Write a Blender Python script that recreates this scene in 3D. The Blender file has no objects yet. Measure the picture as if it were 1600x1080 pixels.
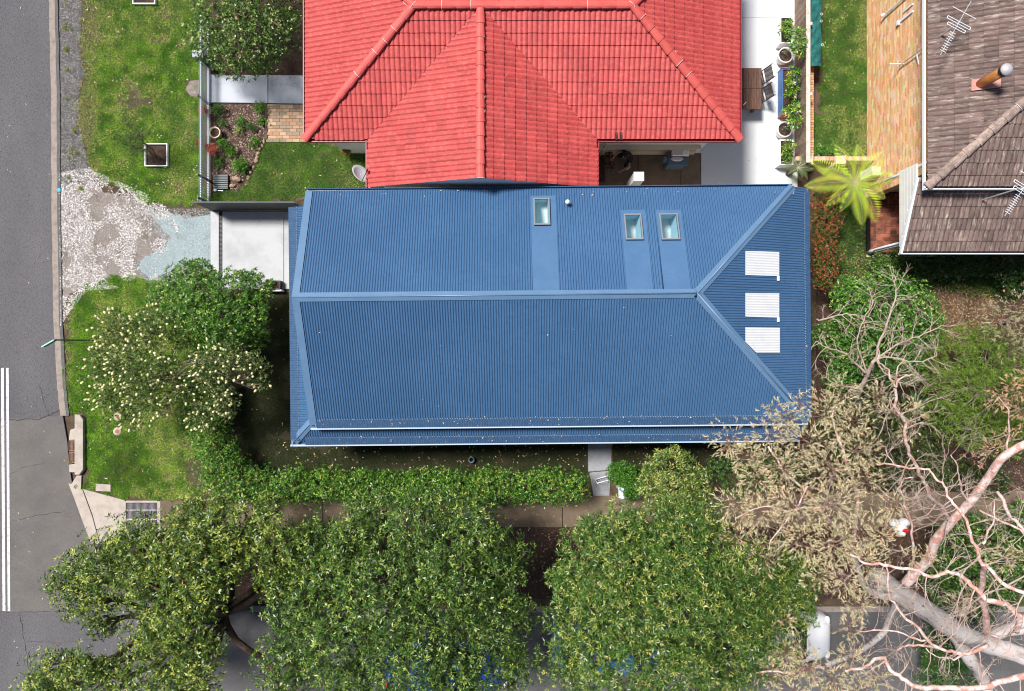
import bpy, bmesh, math, random
import numpy as np
from mathutils import Vector, Matrix
random.seed(7); RNG = np.random.default_rng(11)
S = bpy.context.scene
COL = S.collection
H = 24.0; F = 1066.67            # camera height, focal length in pixels of the 1600 px wide photograph
# ---------------------------------------------------------------- camera, sky, sun
cd = bpy.data.cameras.new('camera'); cam = bpy.data.objects.new('camera', cd); COL.objects.link(cam)
cam.location = (0, 0, H); cam.rotation_euler = (0, 0, 0)
cd.sensor_width = 36; cd.lens = 24; cd.clip_end = 2000
S.camera = cam
SUN = Vector((-0.70, 0.50, 1.50)).normalized()
W = bpy.data.worlds.new('World'); S.world = W; W.use_nodes = True
nt = W.node_tree; bg = nt.nodes['Background']
sky = nt.nodes.new('ShaderNodeTexSky'); sky.sky_type = 'NISHITA'; sky.sun_disc = False
sky.sun_elevation = math.asin(SUN.z); sky.sun_rotation = math.atan2(SUN.x, SUN.y)
nt.links.new(sky.outputs[0], bg.inputs[0]); bg.inputs[1].default_value = 0.06
sl = bpy.data.lights.new('sun', 'SUN'); so = bpy.data.objects.new('sun', sl); COL.objects.link(so)
sl.energy = 4.9; sl.angle = math.radians(13.0); sl.color = (1.0, 0.955, 0.90)
so.rotation_euler = SUN.to_track_quat('Z', 'Y').to_euler(); so.location = (-8, 12, 30)
vs = S.view_settings
S.display_settings.display_device = 'sRGB'
vs.view_transform = 'Standard'; vs.look = 'None'; vs.gamma = 1; vs.use_curve_mapping = False; vs.exposure = 0.40
S.cycles.pixel_filter_type = 'BLACKMAN_HARRIS'; S.cycles.filter_width = 1.05
# ---------------------------------------------------------------- helpers
def P(px, py, z=0.0):
    k = (H - z) / F
    return Vector(((px - 800) * k, (540 - py) * k, z))
def lin(c):
    return tuple(((x/255)/12.92 if x/255 <= .04045 else ((x/255+.055)/1.055)**2.4) for x in c)
def tag(o, label=None, cat=None, group=None, kind=None):
    if label: o['label'] = label
    if cat: o['category'] = cat
    if group: o['group'] = group
    if kind: o['kind'] = kind
    return o
def thing(name, label, cat, loc=(0, 0, 0), group=None, rz=0.0):
    o = bpy.data.objects.new(name, None); COL.objects.link(o); o.location = loc; o.rotation_euler = (0, 0, rz)
    o.empty_display_size = .3
    return tag(o, label, cat, group)
def clone(root, loc, label=None, rz=None):
    r = root.copy(); COL.objects.link(r); r.location = loc
    if rz is not None: r.rotation_euler = (0, 0, rz)
    if label: r['label'] = label
    for ch in root.children:
        c = ch.copy(); COL.objects.link(c); c.parent = r
        for g in ch.children:
            d = g.copy(); COL.objects.link(d); d.parent = c
    return r
class MB:
    """collects geometry in world coordinates"""
    def __init__(s): s.v = []; s.f = []; s.c = []
    def add(s, vs_, fs_, col=None):
        n = len(s.v); s.v += [tuple(p) for p in vs_]; s.f += [tuple(i + n for i in f) for f in fs_]
        if col is not None or s.c:
            while len(s.c) < n: s.c.append((1, 1, 1))
            s.c += [col or (1, 1, 1)] * len(vs_)
        return s
    def box(s, x0, x1, y0, y1, z0, z1, col=None, bev=0.0):
        if bev > 0:
            b = bev
            v = []
            for z, i in ((z0, 0), (z1 - b, 0), (z1, b)):
                v += [(x0+i, y0+i, z), (x1-i, y0+i, z), (x1-i, y1-i, z), (x0+i, y1-i, z)]
            f = [(3, 2, 1, 0), (8, 9, 10, 11)]
            for r in (0, 4):
                for k in range(4): f.append((r+k, r+(k+1) % 4, r+4+(k+1) % 4, r+4+k))
            return s.add(v, f, col)
        v = [(x0, y0, z0), (x1, y0, z0), (x1, y1, z0), (x0, y1, z0), (x0, y0, z1), (x1, y0, z1), (x1, y1, z1), (x0, y1, z1)]
        return s.add(v, [(3, 2, 1, 0), (4, 5, 6, 7), (0, 1, 5, 4), (1, 2, 6, 5), (2, 3, 7, 6), (3, 0, 4, 7)], col)
    def obox(s, M, sx, sy, sz, col=None):
        v = [M @ Vector((a*sx/2, b*sy/2, c*sz/2)) for c in (-1, 1) for a, b in ((-1, -1), (1, -1), (1, 1), (-1, 1))]
        return s.add(v, [(3, 2, 1, 0), (4, 5, 6, 7), (0, 1, 5, 4), (1, 2, 6, 5), (2, 3, 7, 6), (3, 0, 4, 7)], col)
    def bar(s, a, b, w, t, up=Vector((0, 0, 1)), col=None):
        a = Vector(a); b = Vector(b); d = (b - a); L = d.length; d.normalize()
        side = d.cross(up)
        if side.length < 1e-4: side = d.cross(Vector((0, 1, 0)))
        side.normalize(); u = side.cross(d)
        M = Matrix((( d.x, side.x, u.x, (a.x+b.x)/2), (d.y, side.y, u.y, (a.y+b.y)/2), (d.z, side.z, u.z, (a.z+b.z)/2), (0, 0, 0, 1)))
        return s.obox(M, L, w, t, col)
    def tube(s, pts, radii, n=8, cap=True, col=None):
        pts = [Vector(p) for p in pts]
        if not hasattr(radii, '__len__'): radii = [radii] * len(pts)
        base = len(s.v); ref = None; V = []
        for i, p in enumerate(pts):
            d = (pts[min(i+1, len(pts)-1)] - pts[max(i-1, 0)])
            if d.length < 1e-6: d = Vector((0, 0, 1))
            d.normalize()
            if ref is None: ref = Vector((1, 0, 0)) if abs(d.x) < .8 else Vector((0, 1, 0))
            a = (ref - d * ref.dot(d)).normalized(); b = d.cross(a); ref = a
            for k in range(n):
                t = 2*math.pi*k/n
                V.append(p + (a*math.cos(t) + b*math.sin(t)) * radii[i])
        fs = []
        for i in range(len(pts)-1):
            for k in range(n):
                fs.append((i*n+k, i*n+(k+1) % n, (i+1)*n+(k+1) % n, (i+1)*n+k))
        if cap:
            fs.append(tuple(range(n-1, -1, -1))); m = (len(pts)-1)*n; fs.append(tuple(m+k for k in range(n)))
        return s.add(V, fs, col)
    def lathe(s, c, prof, n=20, col=None):
        V = []; fs = []
        for r, z in prof:
            for k in range(n):
                t = 2*math.pi*k/n; V.append((c[0]+r*math.cos(t), c[1]+r*math.sin(t), c[2]+z))
        for i in range(len(prof)-1):
            for k in range(n): fs.append((i*n+k, i*n+(k+1) % n, (i+1)*n+(k+1) % n, (i+1)*n+k))
        return s.add(V, fs, col)
    def ball(s, c, rx, ry, rz, n=8, m=5, jit=0, col=None):
        V = [(c[0], c[1], c[2]+rz)]; fs = []
        for i in range(1, m):
            a = math.pi*i/m
            for k in range(n):
                t = 2*math.pi*k/n; j = 1+random.uniform(-jit, jit)
                V.append((c[0]+rx*math.sin(a)*math.cos(t)*j, c[1]+ry*math.sin(a)*math.sin(t)*j, c[2]+rz*math.cos(a)*j))
        V.append((c[0], c[1], c[2]-rz)); L = len(V)-1
        for k in range(n):
            fs.append((0, 1+k, 1+(k+1) % n)); q = 1+(m-2)*n; fs.append((L, q+(k+1) % n, q+k))
        for i in range(m-2):
            for k in range(n):
                fs.append((1+i*n+k, 1+(i+1)*n+k, 1+(i+1)*n+(k+1) % n, 1+i*n+(k+1) % n))
        return s.add(V, fs, col)
    def build(s, name, m, parent=None, smooth=False, local=False):
        me = bpy.data.meshes.new(name)
        off = Vector((0, 0, 0))
        if parent is not None and not local:
            q = parent
            while q is not None:
                off += q.location; q = q.parent
        vv = [(x-off.x, y-off.y, z-off.z) for x, y, z in s.v]
        me.from_pydata(vv, [], s.f)
        if s.c:
            while len(s.c) < len(s.v): s.c.append((1, 1, 1))
            a = me.color_attributes.new('tint', 'FLOAT_COLOR', 'POINT')
            arr = np.ones((len(s.v), 4), np.float32); arr[:, :3] = np.array(s.c, np.float32)
            a.data.foreach_set('color', arr.ravel())
        if smooth: me.polygons.foreach_set('use_smooth', [True]*len(me.polygons))
        me.materials.append(m)
        o = bpy.data.objects.new(name, me); COL.objects.link(o)
        if parent is not None: o.parent = parent
        return o
def fast(name, V, quads, cols, m, parent=None, off=(0, 0, 0)):
    """V (n,3), quads (k,4) or (k,3), cols (n,3)"""
    me = bpy.data.meshes.new(name); k = quads.shape[1]
    V = V - np.array(off)
    me.vertices.add(len(V)); me.vertices.foreach_set('co', V.astype(np.float32).ravel())
    me.loops.add(quads.size); me.loops.foreach_set('vertex_index', quads.astype(np.int32).ravel())
    me.polygons.add(len(quads)); me.polygons.foreach_set('loop_start', np.arange(0, quads.size, k, dtype=np.int32))
    me.update(calc_edges=True)
    if cols is not None:
        a = me.color_attributes.new('tint', 'FLOAT_COLOR', 'POINT')
        arr = np.ones((len(V), 4), np.float32); arr[:, :3] = cols; a.data.foreach_set('color', arr.ravel())
    me.materials.append(m)
    o = bpy.data.objects.new(name, me); COL.objects.link(o)
    if parent is not None: o.parent = parent
    return o
def vnoise(x, y, scale, seed=0):
    r = np.random.default_rng(seed); T = r.random((256, 256))
    u = x/scale+1000.5; v = y/scale+1000.5; i = np.floor(u).astype(int); j = np.floor(v).astype(int); a = u-i; b = v-j
    a = a*a*(3-2*a); b = b*b*(3-2*b); i %= 256; j %= 256; i1 = (i+1) % 256; j1 = (j+1) % 256
    return (T[i, j]*(1-a)+T[i1, j]*a)*(1-b)+(T[i, j1]*(1-a)+T[i1, j1]*a)*b
def inpoly(x, y, poly):
    ins = np.zeros(len(x), bool); n = len(poly)
    for i in range(n):
        x0, y0 = poly[i]; x1, y1 = poly[(i+1) % n]
        c = ((y0 > y) != (y1 > y))
        with np.errstate(divide='ignore', invalid='ignore'):
            t = (x1-x0)*(y-y0)/((y1-y0) if y1 != y0 else 1e-9)+x0
        ins ^= c & (x < t)
    return ins
# ---------------------------------------------------------------- materials
def M_(name, c, rough=.7, c2=None, sc=3.0, lo=.4, hi=.6, c3=None, sc3=40.0, lo3=.45, hi3=.7, bump=0.0, bsc=60.0, metal=0.0, spec=.4,
       stretch=(1, 1, 1), tint=False, rand=0.0, trans=0.0, coat=0.0):
    m = bpy.data.materials.new(name); m.use_nodes = True; n = m.node_tree.nodes; l = m.node_tree.links
    b = n['Principled BSDF']; b.inputs['Roughness'].default_value = rough; b.inputs['Metallic'].default_value = metal
    b.inputs['Specular IOR Level'].default_value = spec
    if coat: b.inputs['Coat Weight'].default_value = coat; b.inputs['Coat Roughness'].default_value = .1
    geo = n.new('ShaderNodeNewGeometry'); mp = n.new('ShaderNodeMapping'); mp.inputs['Scale'].default_value = stretch
    l.new(geo.outputs['Position'], mp.inputs[0])
    def noise(scale, detail=6):
        t = n.new('ShaderNodeTexNoise'); t.inputs['Scale'].default_value = scale; t.inputs['Detail'].default_value = detail; t.inputs['Roughness'].default_value = .62
        l.new(mp.outputs[0], t.inputs['Vector']); return t
    cur = None
    if tint:
        a = n.new('ShaderNodeAttribute'); a.attribute_name = 'tint'; cur = a.outputs['Color']
        if c is not None and tuple(c[:3]) != (1, 1, 1):
            mx = n.new('ShaderNodeMix'); mx.data_type = 'RGBA'; mx.blend_type = 'MULTIPLY'; mx.inputs[0].default_value = 1
            l.new(cur, mx.inputs[6]); mx.inputs[7].default_value = (*c, 1); cur = mx.outputs[2]
    else:
        rg = n.new('ShaderNodeRGB'); rg.outputs[0].default_value = (*c, 1); cur = rg.outputs[0]
    def layer(cur, col, scale, lo, hi):
        t = noise(scale); mr = n.new('ShaderNodeMapRange'); mr.inputs[1].default_value = lo; mr.inputs[2].default_value = hi
        l.new(t.outputs[0], mr.inputs[0])
        mx = n.new('ShaderNodeMix'); mx.data_type = 'RGBA'; l.new(mr.outputs[0], mx.inputs[0]); l.new(cur, mx.inputs[6]); mx.inputs[7].default_value = (*col, 1)
        return mx.outputs[2]
    if c2: cur = layer(cur, c2, sc, lo, hi)
    if c3: cur = layer(cur, c3, sc3, lo3, hi3)
    if rand:
        oi = n.new('ShaderNodeObjectInfo'); hs = n.new('ShaderNodeHueSaturation'); mr = n.new('ShaderNodeMapRange')
        mr.inputs[3].default_value = 1-rand; mr.inputs[4].default_value = 1+rand
        l.new(oi.outputs['Random'], mr.inputs[0]); l.new(mr.outputs[0], hs.inputs['Value']); l.new(cur, hs.inputs['Color']); cur = hs.outputs[0]
    l.new(cur, b.inputs['Base Color'])
    if bump:
        t = noise(bsc, 4); bp = n.new('ShaderNodeBump'); bp.inputs['Strength'].default_value = bump; bp.inputs['Distance'].default_value = .02
        l.new(t.outputs[0], bp.inputs['Height']); l.new(bp.outputs[0], b.inputs['Normal'])
    if trans:
        tr = n.new('ShaderNodeBsdfTranslucent'); l.new(cur, tr.inputs[0]); ms = n.new('ShaderNodeMixShader'); ms.inputs[0].default_value = trans
        l.new(b.outputs[0], ms.inputs[1]); l.new(tr.outputs[0], ms.inputs[2]); l.new(ms.outputs[0], n['Material Output'].inputs[0])
    return m
m_soil = M_('garden_soil', (.10, .065, .04), .95, (.045, .03, .018), 2.2, .4, .6, (.17, .12, .075), 30, .5, .75, bump=.8, bsc=35)
m_mulch = M_('bark_mulch', (.075, .042, .03), .95, (.03, .018, .012), 9, .4, .6, (.2, .12, .08), 45, .55, .7, bump=1, bsc=45)
m_lawnbase = M_('lawn_ground', (.085, .075, .035), .95, (.14, .11, .065), 2, .45, .65, (.02, .03, .008), 30, .45, .6, bump=.6)
m_asphalt = M_('asphalt', (.100, .097, .107), .93, (.150, .144, .150), .28, .35, .7, (.045, .043, .047), 45, .48, .70, bump=.6, bsc=90, stretch=(1, .35, 1), spec=.25)
m_asphalt2 = M_('coarse_asphalt', (.160, .149, .140), .93, (.125, .118, .114), .8, .4, .65, (.075, .07, .066), 40, .5, .72, bump=.8, bsc=60, spec=.25)
m_asphalt3 = M_('side_street_asphalt', (.10, .098, .10), .93, (.14, .135, .135), .6, .4, .65, (.05, .05, .052), 45, .52, .72, bump=.7, bsc=70, spec=.25)
m_shoulder = M_('gravelly_shoulder', (.095, .092, .092), .95, (.15, .14, .135), 3, .4, .65, (.045, .043, .045), 35, .5, .65, bump=1, bsc=50)
m_kerb = M_('kerb_concrete', (.30, .25, .215), .9, (.19, .16, .14), 5, .45, .7, (.12, .10, .09), 50, .55, .75, bump=.5, bsc=70)
m_kerbd = M_('kerb_concrete_painted_shadow', (.085, .085, .09), .9, (.13, .125, .12), 6, .45, .7, bump=.5, bsc=70)  # dark tone paints the gutter shadow onto the kerb strip
m_conc = M_('pale_concrete', (.60, .58, .56), .85, (.46, .44, .42), 1.4, .45, .75, (.36, .34, .33), 25, .6, .85, bump=.25, bsc=60)
m_drive = M_('driveway_concrete', (.45, .46, .475), .8, (.34, .34, .355), 1.1, .45, .75, (.27, .26, .26), 14, .62, .85, bump=.15, bsc=60)
m_pathc = M_('path_concrete', (.46, .49, .55), .85, (.36, .385, .43), 1.5, .45, .7, (.23, .24, .26), 5, .62, .8, bump=.2, bsc=60)
m_shadec = M_('path_concrete_painted_shade', (.27, .28, .30), .9, (.19, .19, .20), 2.2, .42, .68, (.36, .37, .39), 20, .56, .75, bump=.3, bsc=60)  # gate path concrete, darkened to carry the house shadow
m_warmc = M_('kerb_corner_concrete', (.44, .385, .335), .88, (.33, .28, .24), 2.5, .45, .7, (.26, .22, .19), 30, .57, .8, bump=.3, bsc=60)
m_agg = M_('exposed_aggregate', (.17, .125, .085), .95, (.11, .08, .055), 1.2, .4, .65, (.30, .23, .16), 55, .56, .68, bump=.8, bsc=70)
m_agg2 = M_('lane_aggregate', (.21, .15, .105), .95, (.13, .09, .065), 1.5, .4, .65, (.38, .29, .2), 45, .55, .68, bump=.8, bsc=60)
m_patio = M_('painted_patio', (.64, .65, .67), .6, (.57, .58, .60), .7, .5, .8, (.55, .53, .51), 14, .68, .85, bump=.05)
m_gravelbase = M_('gravel_bed', (.20, .17, .15), .95, (.09, .065, .048), 1.3, .48, .66, (.42, .39, .37), 30, .5, .65, bump=1, bsc=40)
m_bluegravel = M_('blue_metal_fines', (.30, .37, .385), .95, (.20, .24, .25), 2.5, .5, .72, (.46, .52, .53), 45, .52, .7, bump=.9, bsc=50)
m_stone = M_('pebbles', (1, 1, 1), .8, tint=True)
m_blue = M_('blue_roof_steel', (.050, .119, .236), .25, (.061, .138, .265), .8, .4, .7, (.042, .104, .212), 7, .5, .75, spec=.6)
m_bluef = M_('blue_flashing_steel', (.10, .185, .31), .34, (.12, .21, .34), 1.2, .4, .7, (.085, .165, .285), 12, .5, .8, spec=.5)
m_tray = M_('blue_tray_steel', (.060, .140, .27), .45, (.075, .160, .295), 1.6, .4, .7, (.050, .125, .25), 14, .5, .8, spec=.45)
m_gutter = M_('blue_gutter_lip', (.42, .52, .64), .35, spec=.5)
m_guard = M_('gutter_guard_mesh', (.026, .068, .145), .7, (.036, .085, .17), 8, .4, .6, spec=.3)
m_screw = M_('screw_heads', (.62, .66, .72), .4)
m_whitew = M_('white_wall_paint', (.74, .73, .70), .7, (.66, .65, .62), 2, .45, .7)
m_poly = M_('translucent_white_sheet', (.72, .73, .74), .45, (.66, .68, .70), 3, .45, .7, trans=.12)
m_frame = M_('skylight_frame', (.20, .22, .24), .5, spec=.5)
m_shaft = M_('skylight_shaft', (.50, .72, .80), .8)
m_floorb = M_('room_floor', (.05, .15, .30), .8)
m_red = M_('red_tile', (.47, .070, .064), .62, (.40, .050, .048), 1.3, .35, .65, (.56, .13, .11), 9, .5, .8, bump=.15, bsc=80, rand=.13, spec=.4)
m_redj = M_('red_tile_joined', (.47, .070, .064), .62, (.40, .050, .048), 1.3, .35, .65, (.56, .13, .11), 9, .5, .8, bump=.15, bsc=80, spec=.4)
m_redcap = M_('red_ridge_tile', (.58, .10, .085), .6, (.50, .075, .065), 3, .4, .65, (.68, .18, .15), 14, .6, .8, bump=.15, bsc=60, rand=.08)
m_mortar = M_('pale_mortar', (.62, .55, .50), .9)
m_redgut = M_('red_gutter', (.33, .03, .04), .4)
m_dark = M_('dark_parts_and_gutter_shadow', (.02, .02, .022), .7)
def brown(nm, st, joined):
    return M_(nm, (.17, .115, .10), .8, (.40, .35, .30), 5.5, .53, .70, (.10, .068, .062), 8, .48, .68, bump=.4, bsc=40, stretch=st, rand=0 if joined else .25)
m_brw = brown('brown_tile_west', (.38, 2.3, 1), False); m_brwj = brown('brown_tile_west_joined', (.38, 2.3, 1), True)
m_brs = brown('brown_tile_south', (2.3, .38, 1), False); m_brsj = brown('brown_tile_south_joined', (2.3, .38, 1), True)
m_brcap = M_('brown_ridge_tile', (.33, .25, .21), .8, (.2, .14, .12), 6, .4, .6, (.45, .38, .32), 20, .55, .75, bump=.3, rand=.2)
m_brick = M_('wall_brick', (1, 1, 1), .85, tint=True, bump=.3, bsc=80)
m_bmort = M_('brick_mortar', (.62, .50, .36), .95, (.50, .40, .28), 8, .4, .6)
m_leaf = M_('leaf', (1, 1, 1), .7, tint=True, trans=.16, spec=.08)
m_gleaf = M_('glossy_leaf', (1, 1, 1), .36, tint=True, trans=.12, spec=.45)
m_grass = M_('grass_blade', (1, 1, 1), .7, tint=True, trans=.3, spec=.2)
m_bark = M_('dark_bark', (.13, .09, .065), .9, (.07, .045, .03), 12, .4, .6, bump=.6, bsc=40)
m_gum = M_('gum_bark', (.50, .475, .47), .8, (.40, .28, .24), 3.0, .48, .70, (.15, .12, .105), 10, .58, .66, bump=.35, bsc=14, stretch=(1, 1, .35))
m_pink = M_('pink_gum_bark', (.54, .27, .215), .7, (.74, .64, .61), 5.0, .42, .60, (.33, .13, .10), 14, .56, .74, bump=.3, bsc=30)
m_twig = M_('pale_twig', (.46, .36, .31), .8, (.30, .20, .165), 5, .45, .65)
m_rtwig = M_('reddish_twig', (.22, .11, .085), .85, (.12, .07, .055), 6, .4, .6)
m_flower = M_('cream_flower', (.84, .80, .42), .8, (.62, .6, .28), 20, .4, .6)
m_white = M_('white_powder_coat', (.76, .80, .84), .45, (.68, .72, .77), 4, .5, .8)
m_fblue = M_('pale_blue_fence_paint', (.72, .80, .88), .5, (.62, .71, .80), 6, .4, .7)
m_black = M_('black_metal', (.02, .022, .026), .5)
m_char = M_('charcoal_fence', (.035, .04, .045), .6, (.05, .055, .06), 3, .4, .7)
m_wood = M_('weathered_paling', (.26, .19, .14), .9, (.15, .105, .08), 6, .4, .65, (.38, .30, .24), 25, .55, .75, bump=.5, bsc=40, rand=.22)
m_cap = M_('bleached_timber', (.58, .53, .47), .85, (.42, .37, .32), 6, .45, .7, (.28, .24, .2), 28, .6, .8)
m_table = M_('stained_table_timber', (.15, .075, .05), .6, (.09, .045, .03), 9, .4, .6, (.24, .13, .08), 22, .6, .8, stretch=(4, .5, 1), rand=.2)
m_chair = M_('dark_chair_timber', (.04, .028, .024), .6)
m_pot = M_('white_glazed_pot', (.80, .79, .76), .45, (.70, .66, .60), 3, .55, .8)
m_potb = M_('blue_planter', (.05, .12, .30), .45)
m_terra = M_('terracotta', (.5, .17, .09), .8, (.36, .11, .06), 8, .4, .6)
m_cream = M_('cream_pot', (.66, .55, .40), .7)
m_cloth = M_('green_shade_cloth', (.008, .09, .085), .8, (.015, .16, .15), 4, .4, .65, (.005, .045, .045), 11, .55, .75, bump=.6, bsc=18)
m_iron = M_('rusty_iron', (.34, .20, .15), .8, (.22, .13, .10), 12, .4, .6)
m_grate = M_('galvanised_grate', (.16, .15, .17), .6, (.25, .23, .24), 10, .45, .65)
m_metal = M_('galvanised_pipe', (.62, .62, .63), .35, metal=.5)
m_copper = M_('orange_flue', (.55, .22, .06), .4, (.38, .15, .05), 6, .4, .65, metal=.3)
m_pinkt = M_('flashing_pink', (.52, .27, .23), .8, (.42, .2, .17), 6, .4, .6)
m_signg = M_('green_sign_sheet', (.03, .25, .20), .4)
m_skin = M_('skin', (.42, .22, .14), .55); m_hair = M_('dark_hair', (.02, .012, .009), .6); m_shirt = M_('black_clothes', (.018, .018, .022), .85)
m_shoe = M_('pale_trainers', (.6, .64, .68), .6)
m_bbq = M_('grey_blue_enamel', (.10, .15, .20), .45); m_steel = M_('stainless_steel', (.60, .56, .57), .35, metal=.4)
m_glassd = M_('dark_car_glass', (.015, .02, .025), .08, spec=.6); m_tyre = M_('tyre_rubber', (.02, .02, .02), .85)
m_bag = M_('white_plastic', (.82, .82, .82), .4); m_redp = M_('red_plastic', (.6, .02, .03), .4)
m_line = M_('road_line_paint', (.66, .64, .72), .8, (.40, .38, .42), 9, .48, .66, (.2, .19, .2), 38, .58, .68)
m_crack = M_('bitumen_crack', (.035, .033, .033), .9)
m_rock = M_('garden_rock', (.44, .30, .21), .9, (.30, .20, .14), 6, .4, .6, bump=.6, bsc=20)
m_petal = M_('petals', (1, 1, 1), .6, tint=True)
m_glass = bpy.data.materials.new('skylight_glass'); m_glass.use_nodes = True
_n = m_glass.node_tree.nodes; _l = m_glass.node_tree.links
_t = _n.new('ShaderNodeBsdfTransparent'); _t.inputs[0].default_value = (.88, .97, 1, 1); _g = _n.new('ShaderNodeBsdfGlossy'); _g.inputs['Roughness'].default_value = .06
_x = _n.new('ShaderNodeMixShader'); _x.inputs[0].default_value = .14; _l.new(_t.outputs[0], _x.inputs[1]); _l.new(_g.outputs[0], _x.inputs[2]); _l.new(_x.outputs[0], _n['Material Output'].inputs[0])
# ---------------------------------------------------------------- ground sheets
def jag(poly, step=.12, amp=.06, seed=1):
    r = random.Random(seed); out = []
    n = len(poly)
    for i in range(n):
        a = Vector(poly[i][:2]); b = Vector(poly[(i+1) % n][:2]); k = max(1, int((b-a).length/step))
        for j in range(k):
            p = a.lerp(b, j/k); out.append((p.x + r.uniform(-amp, amp), p.y + r.uniform(-amp, amp)))
    return out
def GP(pts): return [tuple(P(x, y)[:2]) for x, y in pts]
def sheet(name, pts, z, m, amp=0.0, kind='structure', parent=None, seed=1, raw=False):
    poly = pts if raw else GP(pts)
    if amp: poly = jag(poly, amp=amp, seed=seed)
    a = sum(poly[i][0]*poly[(i+1) % len(poly)][1]-poly[(i+1) % len(poly)][0]*poly[i][1] for i in range(len(poly)))
    if a < 0: poly = poly[::-1]
    b = MB(); b.add([(x, y, z) for x, y in poly], [tuple(range(len(poly)))])
    o = b.build(name, m, parent)
    if kind and parent is None: o['kind'] = kind
    return o
def slab(name, pts, z0, z1, m, parent=None, bev=.012):
    """bevelled prism from a pixel polygon"""
    poly = GP(pts); a = sum(poly[i][0]*poly[(i+1) % len(poly)][1]-poly[(i+1) % len(poly)][0]*poly[i][1] for i in range(len(poly)))
    if a < 0: poly = poly[::-1]
    n = len(poly); c = Vector((sum(p[0] for p in poly)/n, sum(p[1] for p in poly)/n))
    v = [(x, y, z0) for x, y in poly]+[(x, y, z1-bev) for x, y in poly]
    for x, y in poly:
        d = (c-Vector((x, y))).normalized()*bev*1.4; v.append((x+d.x, y+d.y, z1))
    f = [tuple(range(2*n, 3*n))]
    for r in (0, n):
        for k in range(n): f.append((r+k, r+(k+1) % n, r+n+(k+1) % n, r+n+k))
    b = MB(); b.add(v, f); return b.build(name, m, parent)
sheet('ground', [(-150, -150), (150, -150), (150, 150), (-150, 150)], -.10, m_soil, raw=True)
KE = [(80, -400), (80, 0), (82, 120), (84, 330), (86, 480), (92, 600), (97, 650), (104, 690), (106, 720), (112, 760), (120, 790), (128, 815), (140, 845), (165, 885), (210, 922), (280, 945), (360, 950)]
road = sheet('road', KE+[(2600, 950), (2600, 1700), (-1500, 1700), (-1500, -400)], -.04, m_asphalt)
sheet('road_resurfaced_patch', [(-1500, 655), (60, 654), (96, 650)]+KE[7:15]+[(230, 955), (0, 957), (-1500, 957)], -.036, m_asphalt2)
sheet('side_street', [(228, 957), (360, 956), (2600, 956), (2600, 1500), (228, 1500)], -.034, m_asphalt3)
# cracks and seams in the asphalt
def crack(pts, w, seed, z=-.031):
    r = random.Random(seed); L = []; R = []
    w_ = [P(*p) for p in pts]; q = []
    for a, b in zip(w_, w_[1:]):
        k = max(2, int((b-a).length/.12))
        for j in range(k): q.append(a.lerp(b, j/k)+Vector((r.uniform(-.025, .025), r.uniform(-.025, .025), 0)))
    q.append(w_[-1]); v = []
    for i, p in enumerate(q):
        d = (q[min(i+1, len(q)-1)]-q[max(0, i-1)]).normalized(); s_ = Vector((-d.y, d.x, 0))*w*r.uniform(.3, 1)
        v += [(p.x+s_.x, p.y+s_.y, z), (p.x-s_.x, p.y-s_.y, z)]
    return v, [(2*i, 2*i+1, 2*i+3, 2*i+2) for i in range(len(q)-1)]
cb = MB()
for i, (pts, w) in enumerate([([(-40, 656), (10, 657), (60, 655), (98, 640)], .018), ([(-40, 958), (70, 956), (150, 957), (240, 955)], .012), ([(18, 815), (60, 805), (98, 800)], .009),
        ([(14, 742), (35, 730), (62, 726), (70, 722)], .007), ([(30, 960), (38, 1010), (45, 1060)], .008), ([(180, 990), (186, 1015), (183, 1060)], .008), ([(40, 1003), (90, 1005), (140, 1000)], .006), ([(60, 600), (75, 650)], .006)]):
    v, f = crack(pts, w, i); cb.add(v, f)
tag(cb.build('asphalt_cracks', m_crack), kind='structure')
rm = thing('road_marking', 'double white centre line worn thin at the far left edge of the road', 'road marking', P(8, 760))
for x0, x1, xa, ya in ((1.5, 6, 0, 575), (9.5, 13.5, 0, 575)):
    b = MB()
    a0, a1 = P(x0, 575, -.030), P(x1, 575, -.030); c0, c1 = P(x0+2.5, 955, -.030), P(x1+2.5, 955, -.030)
    b.add([c0, c1, a1, a0], [(0, 1, 2, 3)]); b.build('line', m_line, rm)
# kerb: pale lip, strip coloured dark for the gutter shadow, along the left road
def strip(name, line, d0, d1, z0, z1, m, parent=None, kind='structure'):
    """raised strip running along a pixel line, between offsets d0..d1 px to the right"""
    w = [P(*p) for p in line]; v = []
    for i, p in enumerate(w):
        d = (w[min(i+1, len(w)-1)]-w[max(0, i-1)]).normalized(); s_ = Vector((-d.y, d.x, 0))
        for off, z in ((d0, -.05), (d0, z0), (d1, z1), (d1, -.05)):
            q = p + s_*off/44.44; v.append((q.x, q.y, z))
    f = []
    for i in range(len(w)-1):
        for k in range(3): f.append((i*4+k, i*4+k+1, (i+1)*4+k+1, (i+1)*4+k))
    b = MB(); b.add(v, f); o = b.build(name, m, parent)
    if parent is None and kind: o['kind'] = kind
    return o
def dens(line, n=3):
    out = []
    for a, b in zip(line, line[1:]):
        for j in range(n):
            t = j/n; out.append((a[0]+(b[0]-a[0])*t+random.uniform(-.7, .7), a[1]+(b[1]-a[1])*t))
    return out+[line[-1]]
K1 = dens(KE[:7], 8)
strip('kerb_gutter', K1, -4, 5.5, -.028, -.012, m_kerb)
strip('kerb', [(x+7, y) for x, y in K1], -1.5, 5, -.015, .045, m_kerbd)
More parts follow.
